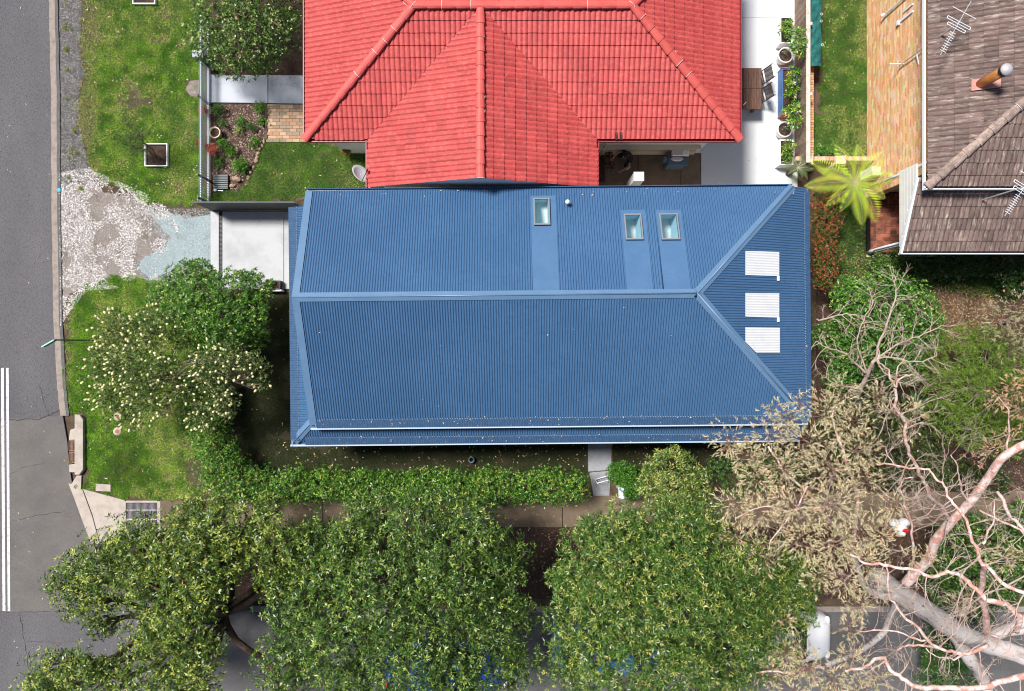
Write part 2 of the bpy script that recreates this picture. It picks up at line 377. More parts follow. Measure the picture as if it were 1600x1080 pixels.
# verge ground east of the kerb: sheets stacked upwards
sheet('verge_ground', [(92, -400), (92, 120), (94, 330), (98, 480), (104, 600), (108, 650), (118, 700), (124, 780), (150, 850), (215, 915), (290, 941), (400, 946), (2600, 946), (2600, -400)], .0, m_soil)
sheet('road_shoulder', [(91, -200), (128, -200), (126, 40), (122, 80), (134, 110), (120, 155), (120, 190), (134, 240), (142, 275), (160, 300), (95, 305), (92, 150)], .004, m_shoulder, amp=.06)
sheet('gravel_driveway', [(95, 295), (140, 283), (165, 300), (215, 310), (245, 330), (290, 335), (335, 345), (335, 410), (300, 415), (245, 445), (190, 437), (140, 440), (108, 462), (97, 480)], .006, m_gravelbase, amp=.055)
sheet('blue_gravel', [(236, 336), (262, 331), (290, 342), (332, 334), (332, 425), (300, 408), (275, 420), (238, 436), (221, 425), (219, 408), (238, 395), (262, 385), (266, 370), (250, 352)], .010, m_bluegravel, amp=.055)
sheet('mulch_bed', [(330, 162), (416, 162), (416, 222), (404, 245), (390, 275), (372, 300), (330, 302)], .004, m_mulch, amp=.03)
sheet('shrub_bed', [(322, -200), (478, -200), (478, 118), (322, 118)], .005, m_mulch)
sheet('verge_mulch', [(190, 822), (2400, 822), (2400, 936), (420, 936), (290, 925), (215, 890)], .005, m_mulch)
sheet('right_garden_bed', [(1275, 250), (2400, 250), (2400, 768), (1275, 768)], .005, m_mulch)
sheet('compost_ground', [(1450, 455), (1500, 440), (1560, 470), (1560, 520), (1520, 545), (1460, 530)], .010, m_soil, amp=.05)
sk = strip('side_street_kerb', [(300, 950), (420, 953), (900, 953), (2400, 953)], -3, 6, .03, .06, m_kerb)
# ---------------------------------------------------------------- lawns + grass blades
LAWN = {
 'verge_lawn': [(128, -60), (318, -60), (318, 318), (290, 322), (262, 325), (235, 318), (205, 300), (178, 290), (155, 285), (142, 262), (136, 230), (120, 190), (122, 150), (136, 110), (124, 75), (127, 30)],
 'corner_lawn': [(108, 475), (125, 452), (160, 437), (200, 432), (245, 440), (300, 450), (345, 520), (345, 600), (330, 700), (335, 765), (285, 782), (235, 780), (170, 773), (136, 765), (134, 642), (112, 648), (104, 600), (103, 530)],
 'front_lawn': [(416, 220), (440, 217), (478, 222), (580, 230), (590, 300), (440, 316), (320, 318), (330, 302), (374, 299), (391, 274), (404, 246)],
 'house_lawn': [(385, 456), (480, 456), (480, 670), (1150, 670), (1150, 740), (330, 745), (330, 640), (385, 600)],
 'side_lawn': [(1283, -60), (1362, -60), (1362, 244), (1268, 244), (1268, 182), (1283, 175)],
 'back_lawn': [(1298, 290), (1354, 290), (1354, 396), (1410, 402), (1700, 400), (1700, 470), (1520, 465), (1450, 445), (1400, 450), (1300, 440)]}
m_shadebase = M_('lawn_soil_painted_shade', (.022, .024, .010), .95, (.036, .028, .016), 3, .4, .6, bump=.6)  # near-black lawn base, shade of house and shrubs painted into the soil
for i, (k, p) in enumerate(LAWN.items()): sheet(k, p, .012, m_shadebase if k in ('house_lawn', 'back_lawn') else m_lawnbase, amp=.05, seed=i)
def grass(key, per_m2, h, seed, mode):
    poly = jag(GP(LAWN[key]), amp=.17, seed=seed); r = np.random.default_rng(seed)
    xs = [p[0] for p in poly]; ys = [p[1] for p in poly]
    x0, x1, y0, y1 = max(min(xs), -19), min(max(xs), 19), max(min(ys), -13), min(max(ys), 13)
    N = int((x1-x0)*(y1-y0)*per_m2); x = r.uniform(x0, x1, N); y = r.uniform(y0, y1, N)
    ok = inpoly(x, y, poly)
    px = x*44.44+800; py = 540-y*44.44
    n1 = vnoise(x, y, .9, seed); n2 = vnoise(x, y, .28, seed+1); n3 = vnoise(x, y, 2.2, seed+2)
    dry = np.clip((n1*.5+n3*.5-.46)*3+ (n2-.5)*1.5, 0, 1)
    if mode == 'verge':
        edge = np.clip(1-(px-128)/34, 0, 1)*(.5+1.2*n2); dry = np.clip(dry*.42+edge, 0, 1)
        for cx, cy, rr in ((205, 155, 30), (160, 30, 40), (290, 210, 25), (280, 290, 30), (190, 250, 12)):
            dry = np.clip(dry+.7*np.exp(-((px-cx)**2+(py-cy)**2)/rr**2)*(.4+n2), 0, 1)
        ok &= ~((np.abs(px-303) < 12) & (np.abs(py-138) < 14) & (n2 > .25)); dry = np.clip(dry+.9*np.clip(n3*n2-.42, 0, 1)*3*(n1 > .4), 0, 1); ok &= ~((px > 229) & (px < 265) & (py > 225) & (py < 262)); ok &= ~((px > 211) & (px < 244) & (py < 8))
        ok &= ~((dry > .75) & (r.random(N) < .5)); ok &= ~((np.hypot((px-215)/30, (py-155)/14) < 1) & (n2 > .55))
    if mode == 'corner':
        dry = np.clip(dry*.6+.55*np.exp(-((px-240)**2+(py-700)**2)/60**2)*(.5+n2)+np.clip(1-(px-105)/18, 0, 1)*.8*n2*2, 0, 1)
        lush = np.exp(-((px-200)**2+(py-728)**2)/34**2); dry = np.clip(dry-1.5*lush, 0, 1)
        lush2 = np.exp(-((px-128)**2)/14**2)*(py < 640); dry = np.clip(dry-.8*lush2, 0, 1)
        ok &= ~((dry > .7) & (r.random(N) < .5))
        ok &= (np.hypot((px-312)/26, (py-748)/30)+(n1-.5)*1.2+(r.random(N)-.5)*.6) > .9
        ok &= ~((np.abs(px-162) < 12) & (np.abs(py-762) < 6)) & ~(np.hypot(px-184, py-674) < 7) & ~(np.hypot(px-185, py-651) < 7)
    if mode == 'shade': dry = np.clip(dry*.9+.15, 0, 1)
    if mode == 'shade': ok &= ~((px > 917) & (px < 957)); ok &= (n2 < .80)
    if mode == 'side': dry = np.clip(dry*.4+.6*np.clip((px-1335)/20, 0, 1)*(n1 > .45), 0, 1)
    if mode == 'front': dry = dry*.25
    if mode == 'back': dry = dry*.5
    x = x[ok]; y = y[ok]; dry = dry[ok]; n1 = n1[ok]; n2 = n2[ok]; px = px[ok]; py = py[ok]; N = len(x)
    g0 = np.array((.07, .27, .010)); g1 = np.array((.34, .64, .035)); dr = np.array((.74, .76, .20)); br = np.array((.72, .58, .36))
    if mode == 'shade': g0 = np.array((.018, .05, .007)); g1 = np.array((.035, .075, .012)); dr = np.array((.08, .08, .025)); br = np.array((.09, .06, .03))  # yard grass coloured dark to stand for the shade there
    if mode in ('front', 'back', 'side'): g0 = np.array((.05, .20, .012)); g1 = np.array((.17, .40, .03))
    t = np.clip(n2*1.0+r.random(N)*.6-.3, 0, 1)[:, None]; c = g0*(1-t)+g1*t
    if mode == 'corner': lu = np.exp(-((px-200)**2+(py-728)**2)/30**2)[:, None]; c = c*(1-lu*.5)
    d = (dry > r.random(N)*.95)[:, None]*np.clip(.35+.65*r.random((N, 1)), 0, 1); bsel = (r.random((N, 1)) < .22)
    c = c*(1-d)+np.where(bsel, br, dr)*d
    a = r.uniform(0, 2*np.pi, N); L = h*r.uniform(.5, 1.25, N)*(1-.4*dry); lean = r.uniform(.15, .95, N); w = r.uniform(.006, .012, N)
    V = np.zeros((N, 3, 3)); sx = -np.sin(a)*w; sy = np.cos(a)*w
    V[:, 0] = np.stack([x+sx, y+sy, np.full(N, .012)], 1); V[:, 1] = np.stack([x-sx, y-sy, np.full(N, .012)], 1)
    V[:, 2] = np.stack([x+np.cos(a)*L*lean, y+np.sin(a)*L*lean, .012+L*np.sqrt(1-.8*lean**2)], 1)
    o = fast('grass', V.reshape(-1, 3), np.arange(N*3).reshape(-1, 3), np.repeat(c, 3, 0), m_grass)
    return tag(o, {'verge': 'patchy green grass with dry straw edges on the upper verge', 'corner': 'mown grass on the street corner verge with yellow dry patches', 'front': 'deep green lawn beside the red roofed house',
                   'shade': 'grass with shade painted into its colour beside the blue roofed house', 'side': 'green lawn between the brick wall and the brown roofed house', 'back': 'dark shaded grass of the rear right garden'}[mode], 'grass', kind='stuff')
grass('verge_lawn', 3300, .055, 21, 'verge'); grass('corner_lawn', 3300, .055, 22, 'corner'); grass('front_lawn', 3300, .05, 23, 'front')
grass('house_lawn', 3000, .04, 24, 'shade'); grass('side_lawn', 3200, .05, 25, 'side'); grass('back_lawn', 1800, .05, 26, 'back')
# ---------------------------------------------------------------- scattered bits
def scatter(name, polypx, n, size, cols, seed, label, cat, z=.012, m=None, flat=False, mask=None):
    r = np.random.default_rng(seed); poly = GP(polypx); xs = [p[0] for p in poly]; ys = [p[1] for p in poly]
    x = r.uniform(min(xs), max(xs), n*3); y = r.uniform(min(ys), max(ys), n*3); ok = inpoly(x, y, poly)
    if mask is not None: ok &= mask(x, y, r)
    x = x[ok][:n]; y = y[ok][:n]; n = len(x); s = r.uniform(size[0], size[1], n)
    base = np.array([(1, 0, 0), (0, 1, 0), (-1, 0, 0), (0, -1, 0), (0, 0, .55), (0, 0, -.3)], float) if not flat else np.array([(1, 0, .1), (0, .45, 0), (-1, 0, .15), (0, -.45, 0)], float)
    k = len(base); a = r.uniform(0, 6.28, n); ca = np.cos(a)[:, None]; sa = np.sin(a)[:, None]
    B = base[None]*s[:, None, None]*r.uniform(.6, 1.25, (n, k, 1)); B[:, :, 1] *= r.uniform(.55, 1, n)[:, None]
    V = np.stack([B[:, :, 0]*ca-B[:, :, 1]*sa, B[:, :, 0]*sa+B[:, :, 1]*ca, B[:, :, 2]], 2)
    V[:, :, 0] += x[:, None]; V[:, :, 1] += y[:, None]; V[:, :, 2] += z+r.uniform(.003, .012, n)[:, None]
    C = np.array(cols)[r.integers(0, len(cols), n)]*r.uniform(.75, 1.1, (n, 1)); C = np.repeat(C, k, 0)
    if flat: q = (np.arange(n)*k)[:, None]+np.array([[0, 1, 2, 3]])
    else:
        q = np.concatenate([(np.arange(n)*k)[:, None]+np.array([t]) for t in ((0, 1, 4), (1, 2, 4), (2, 3, 4), (3, 0, 4))], 0)
    return tag(fast(name, V.reshape(-1, 3), q, C, m or m_stone), label, cat, kind='stuff')
gm = lambda x, y, r: (vnoise(x, y, .55, 77)+.35*vnoise(x, y, .2, 78)+.30*np.clip(1.2-(x*44.44+800-95)/110, 0, 1)) > r.uniform(.62, .86, len(x))
scatter('gravel', [(93, 270), (140, 262), (175, 280), (225, 300), (262, 325), (280, 345), (275, 395), (240, 405), (250, 445), (190, 450), (135, 455), (108, 490), (95, 510)], 15000, (.010, .027),
        [(.72, .69, .68), (.54, .50, .48), (.88, .86, .85), (.84, .80, .78), (.20, .16, .15), (.40, .36, .34)], 5, 'white and grey pebbles strewn over the rough driveway entry', 'gravel', mask=gm)
scatter('gravel_fines', [(225, 326), (338, 326), (338, 438), (232, 444), (208, 418), (250, 385), (238, 348)], 6000, (.009, .02), [(.36, .44, .46), (.50, .58, .60), (.22, .27, .28)], 6, 'pale blue grey crushed gravel spread before the concrete driveway', 'gravel')
scatter('shoulder_grit', [(93, -20), (128, -20), (124, 190), (145, 290), (95, 300)], 6000, (.008, .02), [(.34, .33, .33), (.06, .06, .06), (.5, .46, .42)], 7, 'dark grit and chips along the road shoulder', 'grit')
scatter('bark_chips', [(330, 164), (414, 164), (414, 222), (402, 245), (370, 300), (332, 300)], 3800, (.012, .035), [(.24, .14, .11), (.14, .07, .06), (.4, .28, .22), (.5, .4, .36)], 8, 'red brown bark chips in the bed behind the white fence', 'bark mulch', flat=True)
LC = [(.70, .40, .12), (.78, .62, .36), (.45, .22, .10), (.82, .74, .58)]
for i, (pp, n, lb) in enumerate([
    ([(125, 0), (315, 0), (315, 320), (150, 285)], 330, 'pale fallen leaves and petals scattered on the upper verge grass'),
    ([(110, 450), (300, 450), (300, 780), (135, 770)], 300, 'pale fallen leaves scattered over the corner verge'),
    ([(390, 470), (460, 470), (460, 740), (385, 740)], 50, 'orange fallen leaves on the shaded grass west of the blue roof'),
    ([(460, 695), (1110, 695), (1110, 735), (460, 735)], 260, 'yellow fallen leaves on the narrow shaded strip south of the blue roof'),
    ([(260, 780), (1600, 780), (1600, 935), (260, 935)], 2600, 'brown leaf litter over the footpath and the mulched tree strip'),
    ([(340, 220), (580, 228), (580, 300), (340, 300)], 40, 'few fallen leaves on the lawn beside the red roofed house'),
    ([(1283, 0), (1355, 0), (1355, 240), (1283, 240)], 50, 'few yellow leaves on the side lawn by the brown roofed house'),
    ([(0, 0), (85, 0), (95, 650), (130, 830), (250, 1000), (0, 1080)], 60, 'single dry leaves lying on the asphalt road'),
    ([(1350, 960), (1480, 960), (1480, 1080), (1340, 1080)], 80, 'single dry leaves lying on the dark side street'),
    ([(1300, 400), (1600, 400), (1600, 770), (1280, 770)], 1800, 'brown and orange leaf litter under the shrubs of the rear garden'),
    ([(1450, 455), (1500, 440), (1560, 470), (1565, 520), (1500, 560), (1455, 530)], 1500, 'rust coloured litter heaped on the bare patch of the rear garden')]):
    scatter('fallen_leaves', pp, n, (.02, .045), LC if i < 9 else [(.30, .15, .07), (.45, .24, .1), (.2, .11, .06), (.5, .36, .2)], 40+i, lb, 'fallen leaves', z=.035 if i != 7 and i != 8 else -.028, flat=True, m=m_petal)
# ---------------------------------------------------------------- paths and slabs
fp = sheet('footpath', [(250, 783), (2200, 766), (2200, 822), (250, 826)], .010, m_dark)
xs = [252]+[503-187+2+i*187 for i in range(9)]
for i in range(len(xs)-1):
    a, b = xs[i]+.5, xs[i+1]-.5
    yt = lambda x: 782-(x-252)*.011
    slab('paving_slab', [(a, 823.5), (b, 823.5), (b, yt(b)), (a, yt(a))], -.02, .045+random.uniform(0, .006), m_agg, fp)
pa = sheet('entry_path', [(328, 117), (478, 118), (478, 163), (328, 161)], .012, m_soil)
slab('paving_slab', [(329, 161), (419, 162), (419, 118.5), (329, 117.5)], 0, .06, m_pathc, pa); slab('paving_slab', [(420, 162), (482, 163), (482, 119), (420, 118.5)], 0, .06, m_pathc, pa)
dv = sheet('driveway', [(329, 330), (465, 330), (465, 453), (329, 453)], .012, m_dark)
slab('paving_slab', [(330, 452), (343, 452), (343, 331), (330, 331)], 0, .06, m_drive, dv)
slab('paving_slab', [(348.5, 452), (444, 452), (444, 331), (348.5, 331)], 0, .06, m_drive, dv)
slab('paving_slab', [(444.6, 452), (475, 452), (475, 331), (444.6, 331)], 0, .06, m_drive, dv)
b = MB()
for k in range(60): y = P(0, 332+k*2)[1]; x0 = P(343.8, 0)[0]; x1 = P(347.6, 0)[0]; b.box(x0, x1, y-.028, y, .02, .045)
b.build('trench_grate', m_black, dv)
gp = sheet('garden_gate_path', [(918, 680), (957, 680), (957, 780), (930, 780)], .014, m_soil)
slab('paving_slab', [(919, 737), (955, 734), (956, 670), (918, 670)], 0, .05, m_shadec, gp); slab('paving_slab', [(928, 779), (952, 779), (954, 735.5), (921, 738.5)], 0, .035, m_shadec, gp)
sheet('white_patio', [(1096, 300), (1245, 300), (1245, -100), (1060, -100), (1060, 240), (1096, 240)], .055, m_patio)
b = MB(); x0 = P(1096, 0)[0]; b.box(x0-.03, x0, P(0, 300)[1], P(0, 225)[1], 0, .06); tag(b.build('patio_edge', m_conc), kind='structure')
b = MB(); b.box(P(1140, 0)[0], P(1215, 0)[0], P(0, 29.2)[1], P(0, 28)[1], .0555, .062); tag(b.build('patio_joint', m_pathc), kind='structure')
ln = sheet('side_lane', [(930, 290), (1094, 290), (1094, 215), (930, 215)], .012, m_dark)
slab('paving_slab', [(931, 289), (996, 289), (996, 216), (931, 216)], 0, .04, m_agg2, ln); slab('paving_slab', [(997, 289), (1063, 289), (1063, 216), (997, 216)], 0, .042, m_agg2, ln); slab('paving_slab', [(1064, 289), (1094, 289), (1094, 216), (1064, 216)], 0, .039, m_agg2, ln)
# orange clay pavers next to the entry path
pv = sheet('clay_paving', [(416, 163.5), (482, 164), (482, 222), (416, 221)], .010, m_bmort)
b = MB(); x = P(416.5, 0)[0]
for j in range(11):
    for i in range(7):
        xx = x+i*.235-(.117 if j % 2 else 0); y = P(0, 165)[1]-j*.118
        if xx+.225 > P(482, 0)[0] or xx < x-.01: continue
        c = random.choice([(.42, .26, .16), (.38, .22, .13), (.46, .32, .21), (.30, .21, .15), (.25, .2, .13)])
        b.box(xx+.004, xx+.229, y-.112, y-.004, 0, .04+random.uniform(0, .01), c)
tag(b.build('paver', m_brick, pv), kind='stuff')
# street corner: concrete apron, lintel, grates
ap = sheet('corner_apron', [(122, 765), (195, 782), (200, 822), (230, 900), (160, 868), (138, 832)], .016, m_crack)
slab('paving_slab', [(131, 764), (196, 781.5), (197, 838), (158, 850), (146, 805)], -.05, .05, m_warmc, ap)
slab('kerb_segment', [(108, 755), (117, 757), (130, 765), (145, 806), (157, 850), (144, 850), (129, 812), (117, 778)], -.05, .045, m_warmc, ap)
dr = thing('storm_drain', 'kerbside storm drain with long concrete lintel and rusty bar grate', 'drain', P(120, 700))
slab('lintel', [(121, 741), (128, 741), (134, 733), (134, 655), (129, 648), (121, 647)], 0, .16, m_warmc, dr, .02)
slab('apron', [(108, 688), (120.5, 687), (120.5, 668), (110, 672)], -.04, .03, m_warmc, dr); slab('apron', [(109, 738), (120.5, 738), (120.5, 725), (108, 725)], -.04, .03, m_warmc, dr)
slab('lower_kerb', [(113, 756), (128, 766), (129, 743), (121, 743)], -.02, .06, m_warmc, dr)
g = MB(); g.box(*[P(107.5, 0)[0], P(121, 0)[0], P(0, 724)[1], P(0, 687.5)[1]], -.045, -.02); g.build('pit', m_black, dr)
for (ya, yb) in ((688, 704.5), (706.5, 723)):
    g = MB(); x0, x1 = P(108.5, 0)[0], P(120.5, 0)[0]; y0, y1 = P(0, yb)[1], P(0, ya)[1]
    g.box(x0, x1, y0, y0+.02, 0, .03); g.box(x0, x1, y1-.02, y1, 0, .03)
    for k in range(7): xx = x0+(x1-x0)*k/6.0; g.box(xx-.009, xx+.009, y0+.02, y1-.02, 0, .028)
    g.build('grate', m_iron, dr)
pg = thing('pavement_grate', 'large galvanised pit grate framed in concrete on the footpath corner', 'grate', P(222, 808))
for q in ([(195, 838), (198, 838), (198, 783), (195, 783)], [(247, 838), (252, 838), (252, 783), (247, 783)], [(198, 785), (247, 785), (247, 782), (198, 782)], [(198, 841), (247, 841), (247, 838), (198, 838)]):
    slab('frame', q, 0, .058, m_warmc, pg, .006)
sheet('pit', [(198, 838), (247, 838), (247, 785), (198, 785)], .013, m_black, parent=None, kind=None).parent = pg
bpy.data.objects['pit.001'].location = -pg.location
x0, x1, y0, y1 = P(199, 0)[0], P(246, 0)[0], P(0, 837)[1], P(0, 786)[1]
for k in range(26):
    xx = x0+(x1-x0)*(k+.5)/26; g = MB(); g.box(xx-.011, xx+.011, y0, y1, .03, .055); g.build('bar', m_grate, pg)
g = MB(); g.box(x0, x1, P(0, 811.6)[1], P(0, 810)[1], .0555, .062); g.box(x0, x1, P(0, 797)[1], P(0, 796)[1], .0555, .06); g.build('cross_bar', m_metal, pg)
for (px, py, lb) in ((184, 674, 'round concrete service cover in the corner verge grass'), (185, 651, 'half hidden round service cover under the edge of the flowering bush')):
    c = P(px, py); t = thing('service_cover', lb, 'service cover', c)
    MB().lathe(c, [(0, .05), (.07, .05), (.075, .045), (.14, .045), (.15, .02), (.15, 0)], 20).build('surround', m_warmc, t, True)
    MB().lathe(c, [(0, .062), (.06, .062), (.068, .052)], 16).build('lid', m_terra, t)
t = tag(slab('concrete_marker', [(150.5, 767), (174, 768), (174, 757), (150.5, 755.5)], 0, .05, m_warmc), 'small rectangular concrete cover lying in the corner verge grass', 'service cover')
# ---------------------------------------------------------------- blue roofed house (slightly turned)
ROT = math.radians(.55)
house = thing('blue_roofed_house', 'long house with blue corrugated steel hip and gable roof in the middle', 'house', (0, 0, 0), rz=ROT)
def ray_local(px, py, p0, n, rot=ROT):
    o = Vector((0, 0, H)); d = Vector(((px-800)/F, (540-py)/F, -1)); R = Matrix.Rotation(-rot, 3, 'Z'); d = R @ d
    t = (Vector(p0)-o).dot(n)/d.dot(n); return o+d*t
def corr(poly, up, name, m, parent, pitch=.076, amp=.019, lift=0.0, cut=None, local=True):
    poly = [Vector(p) for p in poly]; n = (poly[1]-poly[0]).cross(poly[2]-poly[0]).normalized()
    if n.z < 0: n = -n
    v = Vector(up); v = (v-n*v.dot(n)).normalized(); u = v.cross(n).normalized(); o = poly[0]
    uv = [((p-o).dot(u), (p-o).dot(v)) for p in poly]
    u0 = min(a for a, _ in uv); u1 = max(a for a, _ in uv); N = int((u1-u0)/pitch*6)+1
    ss = [u0+(u1-u0)*i/N for i in range(N+1)]; b = MB(); prev = None
    for s in ss:
        e = min(max(s, u0+1e-5), u1-1e-5); hits = []
        for i in range(len(uv)):
            (a0, b0), (a1, b1) = uv[i], uv[(i+1) % len(uv)]
            if (a0-e)*(a1-e) <= 0 and a0 != a1: hits.append(b0+(b1-b0)*(e-a0)/(a1-a0))
        lo, hi = min(hits), max(hits)
        x = cut(o+u*e) if cut else None
        if x is not None: hi = min(hi, (x-o).dot(v))
        w = n*(amp*math.cos(2*math.pi*s/pitch)+lift)
        row = (o+u*e+v*lo+w, o+u*e+v*hi+w); k = len(b.v)
        b.v += [tuple(row[0]), tuple(row[1])]
        if prev is not None: b.f.append((prev, k, k+1, prev+1))
        prev = k
    return b.build(name, m, parent, smooth=True, local=local)
RW, RE = Vector((-6.16, 1.42, 4.8)), Vector((5.22, 1.42, 4.8)); SL = .4233
SW, SE = Vector((-6.16, -2.36, 3.2)), Vector((9.0, -2.36, 3.2)); NW, NE, E2 = Vector((-6.16, 4.72, 3.403)), Vector((8.52, 4.72, 3.403)), Vector((9.0, 4.72, 3.2))
nN = Vector((0, SL, 1)).normalized(); nS = Vector((0, -SL, 1)).normalized(); nE = Vector((SL, 0, 1)).normalized(); nWs = Vector((-.5, 0, 1)).normalized(); nSs = Vector((0, -.5, 1)).normalized()
# skylight pans on the north slope: (pan left, right, top px), (frame l, r, t, b)
PANS = [((829, 868, 306), (833.5, 859, 310, 352)), ((969, 1008, 328), (975.5, 1003, 334.5, 375)), ((1024, 1064, 328), (1031, 1060, 334, 375))]
pans = []
for (l, r_, t), fr in PANS:
    a = ray_local(l, t, RW, nN); c = ray_local(r_, t, RW, nN); pans.append((a.x, c.x, (a.y+c.y)/2))
def cutN(p):
    for a, c, y in pans:
        if a < p.x < c: return Vector((p.x, y, 4.8-SL*(y-1.42)))
    return None
corr([NW, RW, RE, NE], (0, -1, SL), 'roof_sheet', m_blue, house, cut=cutN)
corr([SW, SE, RE, RW], (0, 1, SL), 'roof_sheet', m_blue, house)
corr([RE, SE, E2, NE], (-1, 0, SL), 'roof_sheet', m_blue, house)
def capstrip(p0, p1, n1, n2, w, name, m, parent, roll=.022, lift=.023):
    p0, p1 = Vector(p0), Vector(p1); e = (p1-p0).normalized(); b = MB()
    for n in (n1, n2):
        d = e.cross(n).normalized()
        if d.z > 0: d = -d
        A = [p0+n*lift, p1+n*lift, p1+n*lift+d*w, p0+n*lift+d*w, p1+d*(w+.004)-n*.004, p0+d*(w+.004)-n*.004]
        f = [(0, 1, 2, 3), (3, 2, 4, 5)]
        if (A[1]-A[0]).cross(A[2]-A[0]).z < 0: f = [tuple(reversed(q)) for q in f]
        b.add(A, f)
    o = b.build(name, m, parent, local=True)
    if roll:
        t = MB(); t.tube([p0+Vector((0, 0, lift)), p1+Vector((0, 0, lift))], roll, 10); t.build('roll', m, o, True, local=True)
    return o
capstrip(RW, RE, nN, nS, .13, 'ridge_cap', m_bluef, house)
capstrip(RE, NE, nN, nE, .125, 'hip_cap', m_bluef, house); capstrip(RE, SE, nS, nE, .125, 'hip_cap', m_bluef, house)
for q in ((NW, RW, nN), (RW, SW, nS)):   # barge caps on the west gable
    a, c, n = q; d = Vector((1, 0, 0)); b = MB(); k = n*.020
    b.add([a+k-d*.02, a+k+d*.19, c+k+d*.19, c+k-d*.02], [(0, 1, 2, 3)] if a.y > c.y and False else [(0, 1, 2, 3)]); b.add([a+k-d*.02, c+k-d*.02, c+k-d*.02-n*.16, a+k-d*.02-n*.16], [(0, 1, 2, 3)])
    b.build('barge_cap', m_bluef, house, local=True)
# skylights
for (a, c, y), ((l, r_, t), (fl, frr, ft, fb)) in zip(pans, PANS):
    lift = nN*.018; q = [ray_local(x, yy, RW+nN*.024, nN) for x, yy in ((fl, fb), (frr, fb), (frr, ft), (fl, ft))]
    hx0, hx1 = (q[0].x+q[3].x)/2, (q[1].x+q[2].x)/2; hy0, hy1 = q[0].y, q[2].y
    Z = lambda yy, k=0: 4.8-SL*(yy-1.42)+.024+k
    i = .04; b = MB(); X0, X1 = hx0+i, hx1-i; Y0, Y1 = hy0+i, hy1-i; yt = 1.42+.10
    for (xa, xb, ya, yb) in ((a, X0, yt, y), (X1, c, yt, y), (X0, X1, yt, Y0), (X0, X1, Y1, y)):
        b.add([(xa, ya, Z(ya)), (xb, ya, Z(yb) if False else Z(ya)), (xb, yb, Z(yb)), (xa, yb, Z(yb))], [(0, 1, 2, 3)])
    for xx in (a, c): b.add([(xx, yt, Z(yt)), (xx, y, Z(y)), (xx, y, Z(y)-.03), (xx, yt, Z(yt)-.03)], [(0, 1, 2, 3)])
    b.add([(a, y, Z(y)), (c, y, Z(y)), (c, y+.01, Z(y)-.035), (a, y+.01, Z(y)-.035)], [(0, 1, 2, 3)])
    pn = b.build('flashing_tray', m_tray, house, local=True)
    sk_ = MB(); 
    for (xa, xb, ya, yb) in ((hx0, X0, hy0, hy1), (X1, hx1, hy0, hy1), (X0, X1, hy0, Y0), (X0, X1, Y1, hy1)):
        v = []
        for k in (0, .085): v += [(xa, ya, Z(ya, k)), (xb, ya, Z(ya, k)), (xb, yb, Z(yb, k)), (xa, yb, Z(yb, k))]
        sk_.add(v, [(4, 5, 6, 7), (0, 1, 5, 4), (1, 2, 6, 5), (2, 3, 7, 6), (3, 0, 4, 7)])
    sky_o = sk_.build('skylight', m_frame, house, local=True)
    g = MB(); g.add([(X0, Y0, Z(Y0, .07)), (X1, Y0, Z(Y0, .07)), (X1, Y1, Z(Y1, .07)), (X0, Y1, Z(Y1, .07))], [(0, 1, 2, 3)]); g.build('pane', m_glass, sky_o, local=True)
    g = MB(); zb = 3.05; tp = [(X0, Y0, Z(Y0, .06)), (X1, Y0, Z(Y0, .06)), (X1, Y1, Z(Y1, .06)), (X0, Y1, Z(Y1, .06))]; bt = [(x, yy, zb) for x, yy, _ in tp]
    g.add(tp+bt, [(0, 4, 5, 1), (1, 5, 6, 2), (2, 6, 7, 3), (3, 7, 4, 0)]); g.build('shaft', m_shaft, sky_o, local=True)
    g = MB(); g.add([(x, yy, zb+.002) for x, yy, _ in tp], [(0, 1, 2, 3)]); g.build('room_below', m_floorb, sky_o, local=True)
# translucent sheets on the east slope
for q in ([(1164, 430), (1217, 432), (1217, 394), (1164, 392)], [(1164, 495), (1217, 496.5), (1217, 458.5), (1164, 457.5)], [(1181, 551), (1218, 551), (1218, 512), (1164, 511.5), (1164, 534)]):
    pts = [ray_local(x, y, RE+nE*.01, nE) for x, y in q]; corr(pts, (-1, 0, SL), 'clear_roof_sheet', m_poly, house, lift=.016, amp=.006)
    if len(q) == 4:
        w = ray_local(q[1][0]-1, q[1][1]+3, RE+nE*.03, nE); MB().box(w.x-.035, w.x+.035, w.y-.07, w.y+.07, w.z-.02, w.z+.01).build('sheet_tab', m_poly, house, local=True)
w = ray_local(886, 318, RW, nN); b = MB(); b.tube([w-Vector((0, 0, .05)), w+Vector((0, 0, .22))], .035, 10); vp = b.build('vent_pipe', m_metal, house, True, local=True)
b = MB(); b.lathe((w.x, w.y, w.z+.2), [(0, .10), (.045, .09), (.07, .03), (.075, 0), (.04, 0)], 12); b.build('cowl', m_bag, vp, True, local=True)
# skirt roofs (west and south)
corr([(-6.86, 4.40, 2.6), (-6.14, 4.40, 2.96), (-6.14, -2.23, 2.96), (-6.86, -2.95, 2.6)], (1, 0, .5), 'skirt_roof_sheet', m_blue, house)
corr([(-6.86, -2.95, 2.6), (9.0, -2.95, 2.6), (9.0, -2.23, 2.96), (-6.14, -2.23, 2.96)], (0, 1, .5), 'skirt_roof_sheet', m_blue, house)
capstrip((-6.14, -2.23, 2.96), (-6.86, -2.95, 2.6), nWs, nSs, .13, 'hip_cap', m_bluef, house)
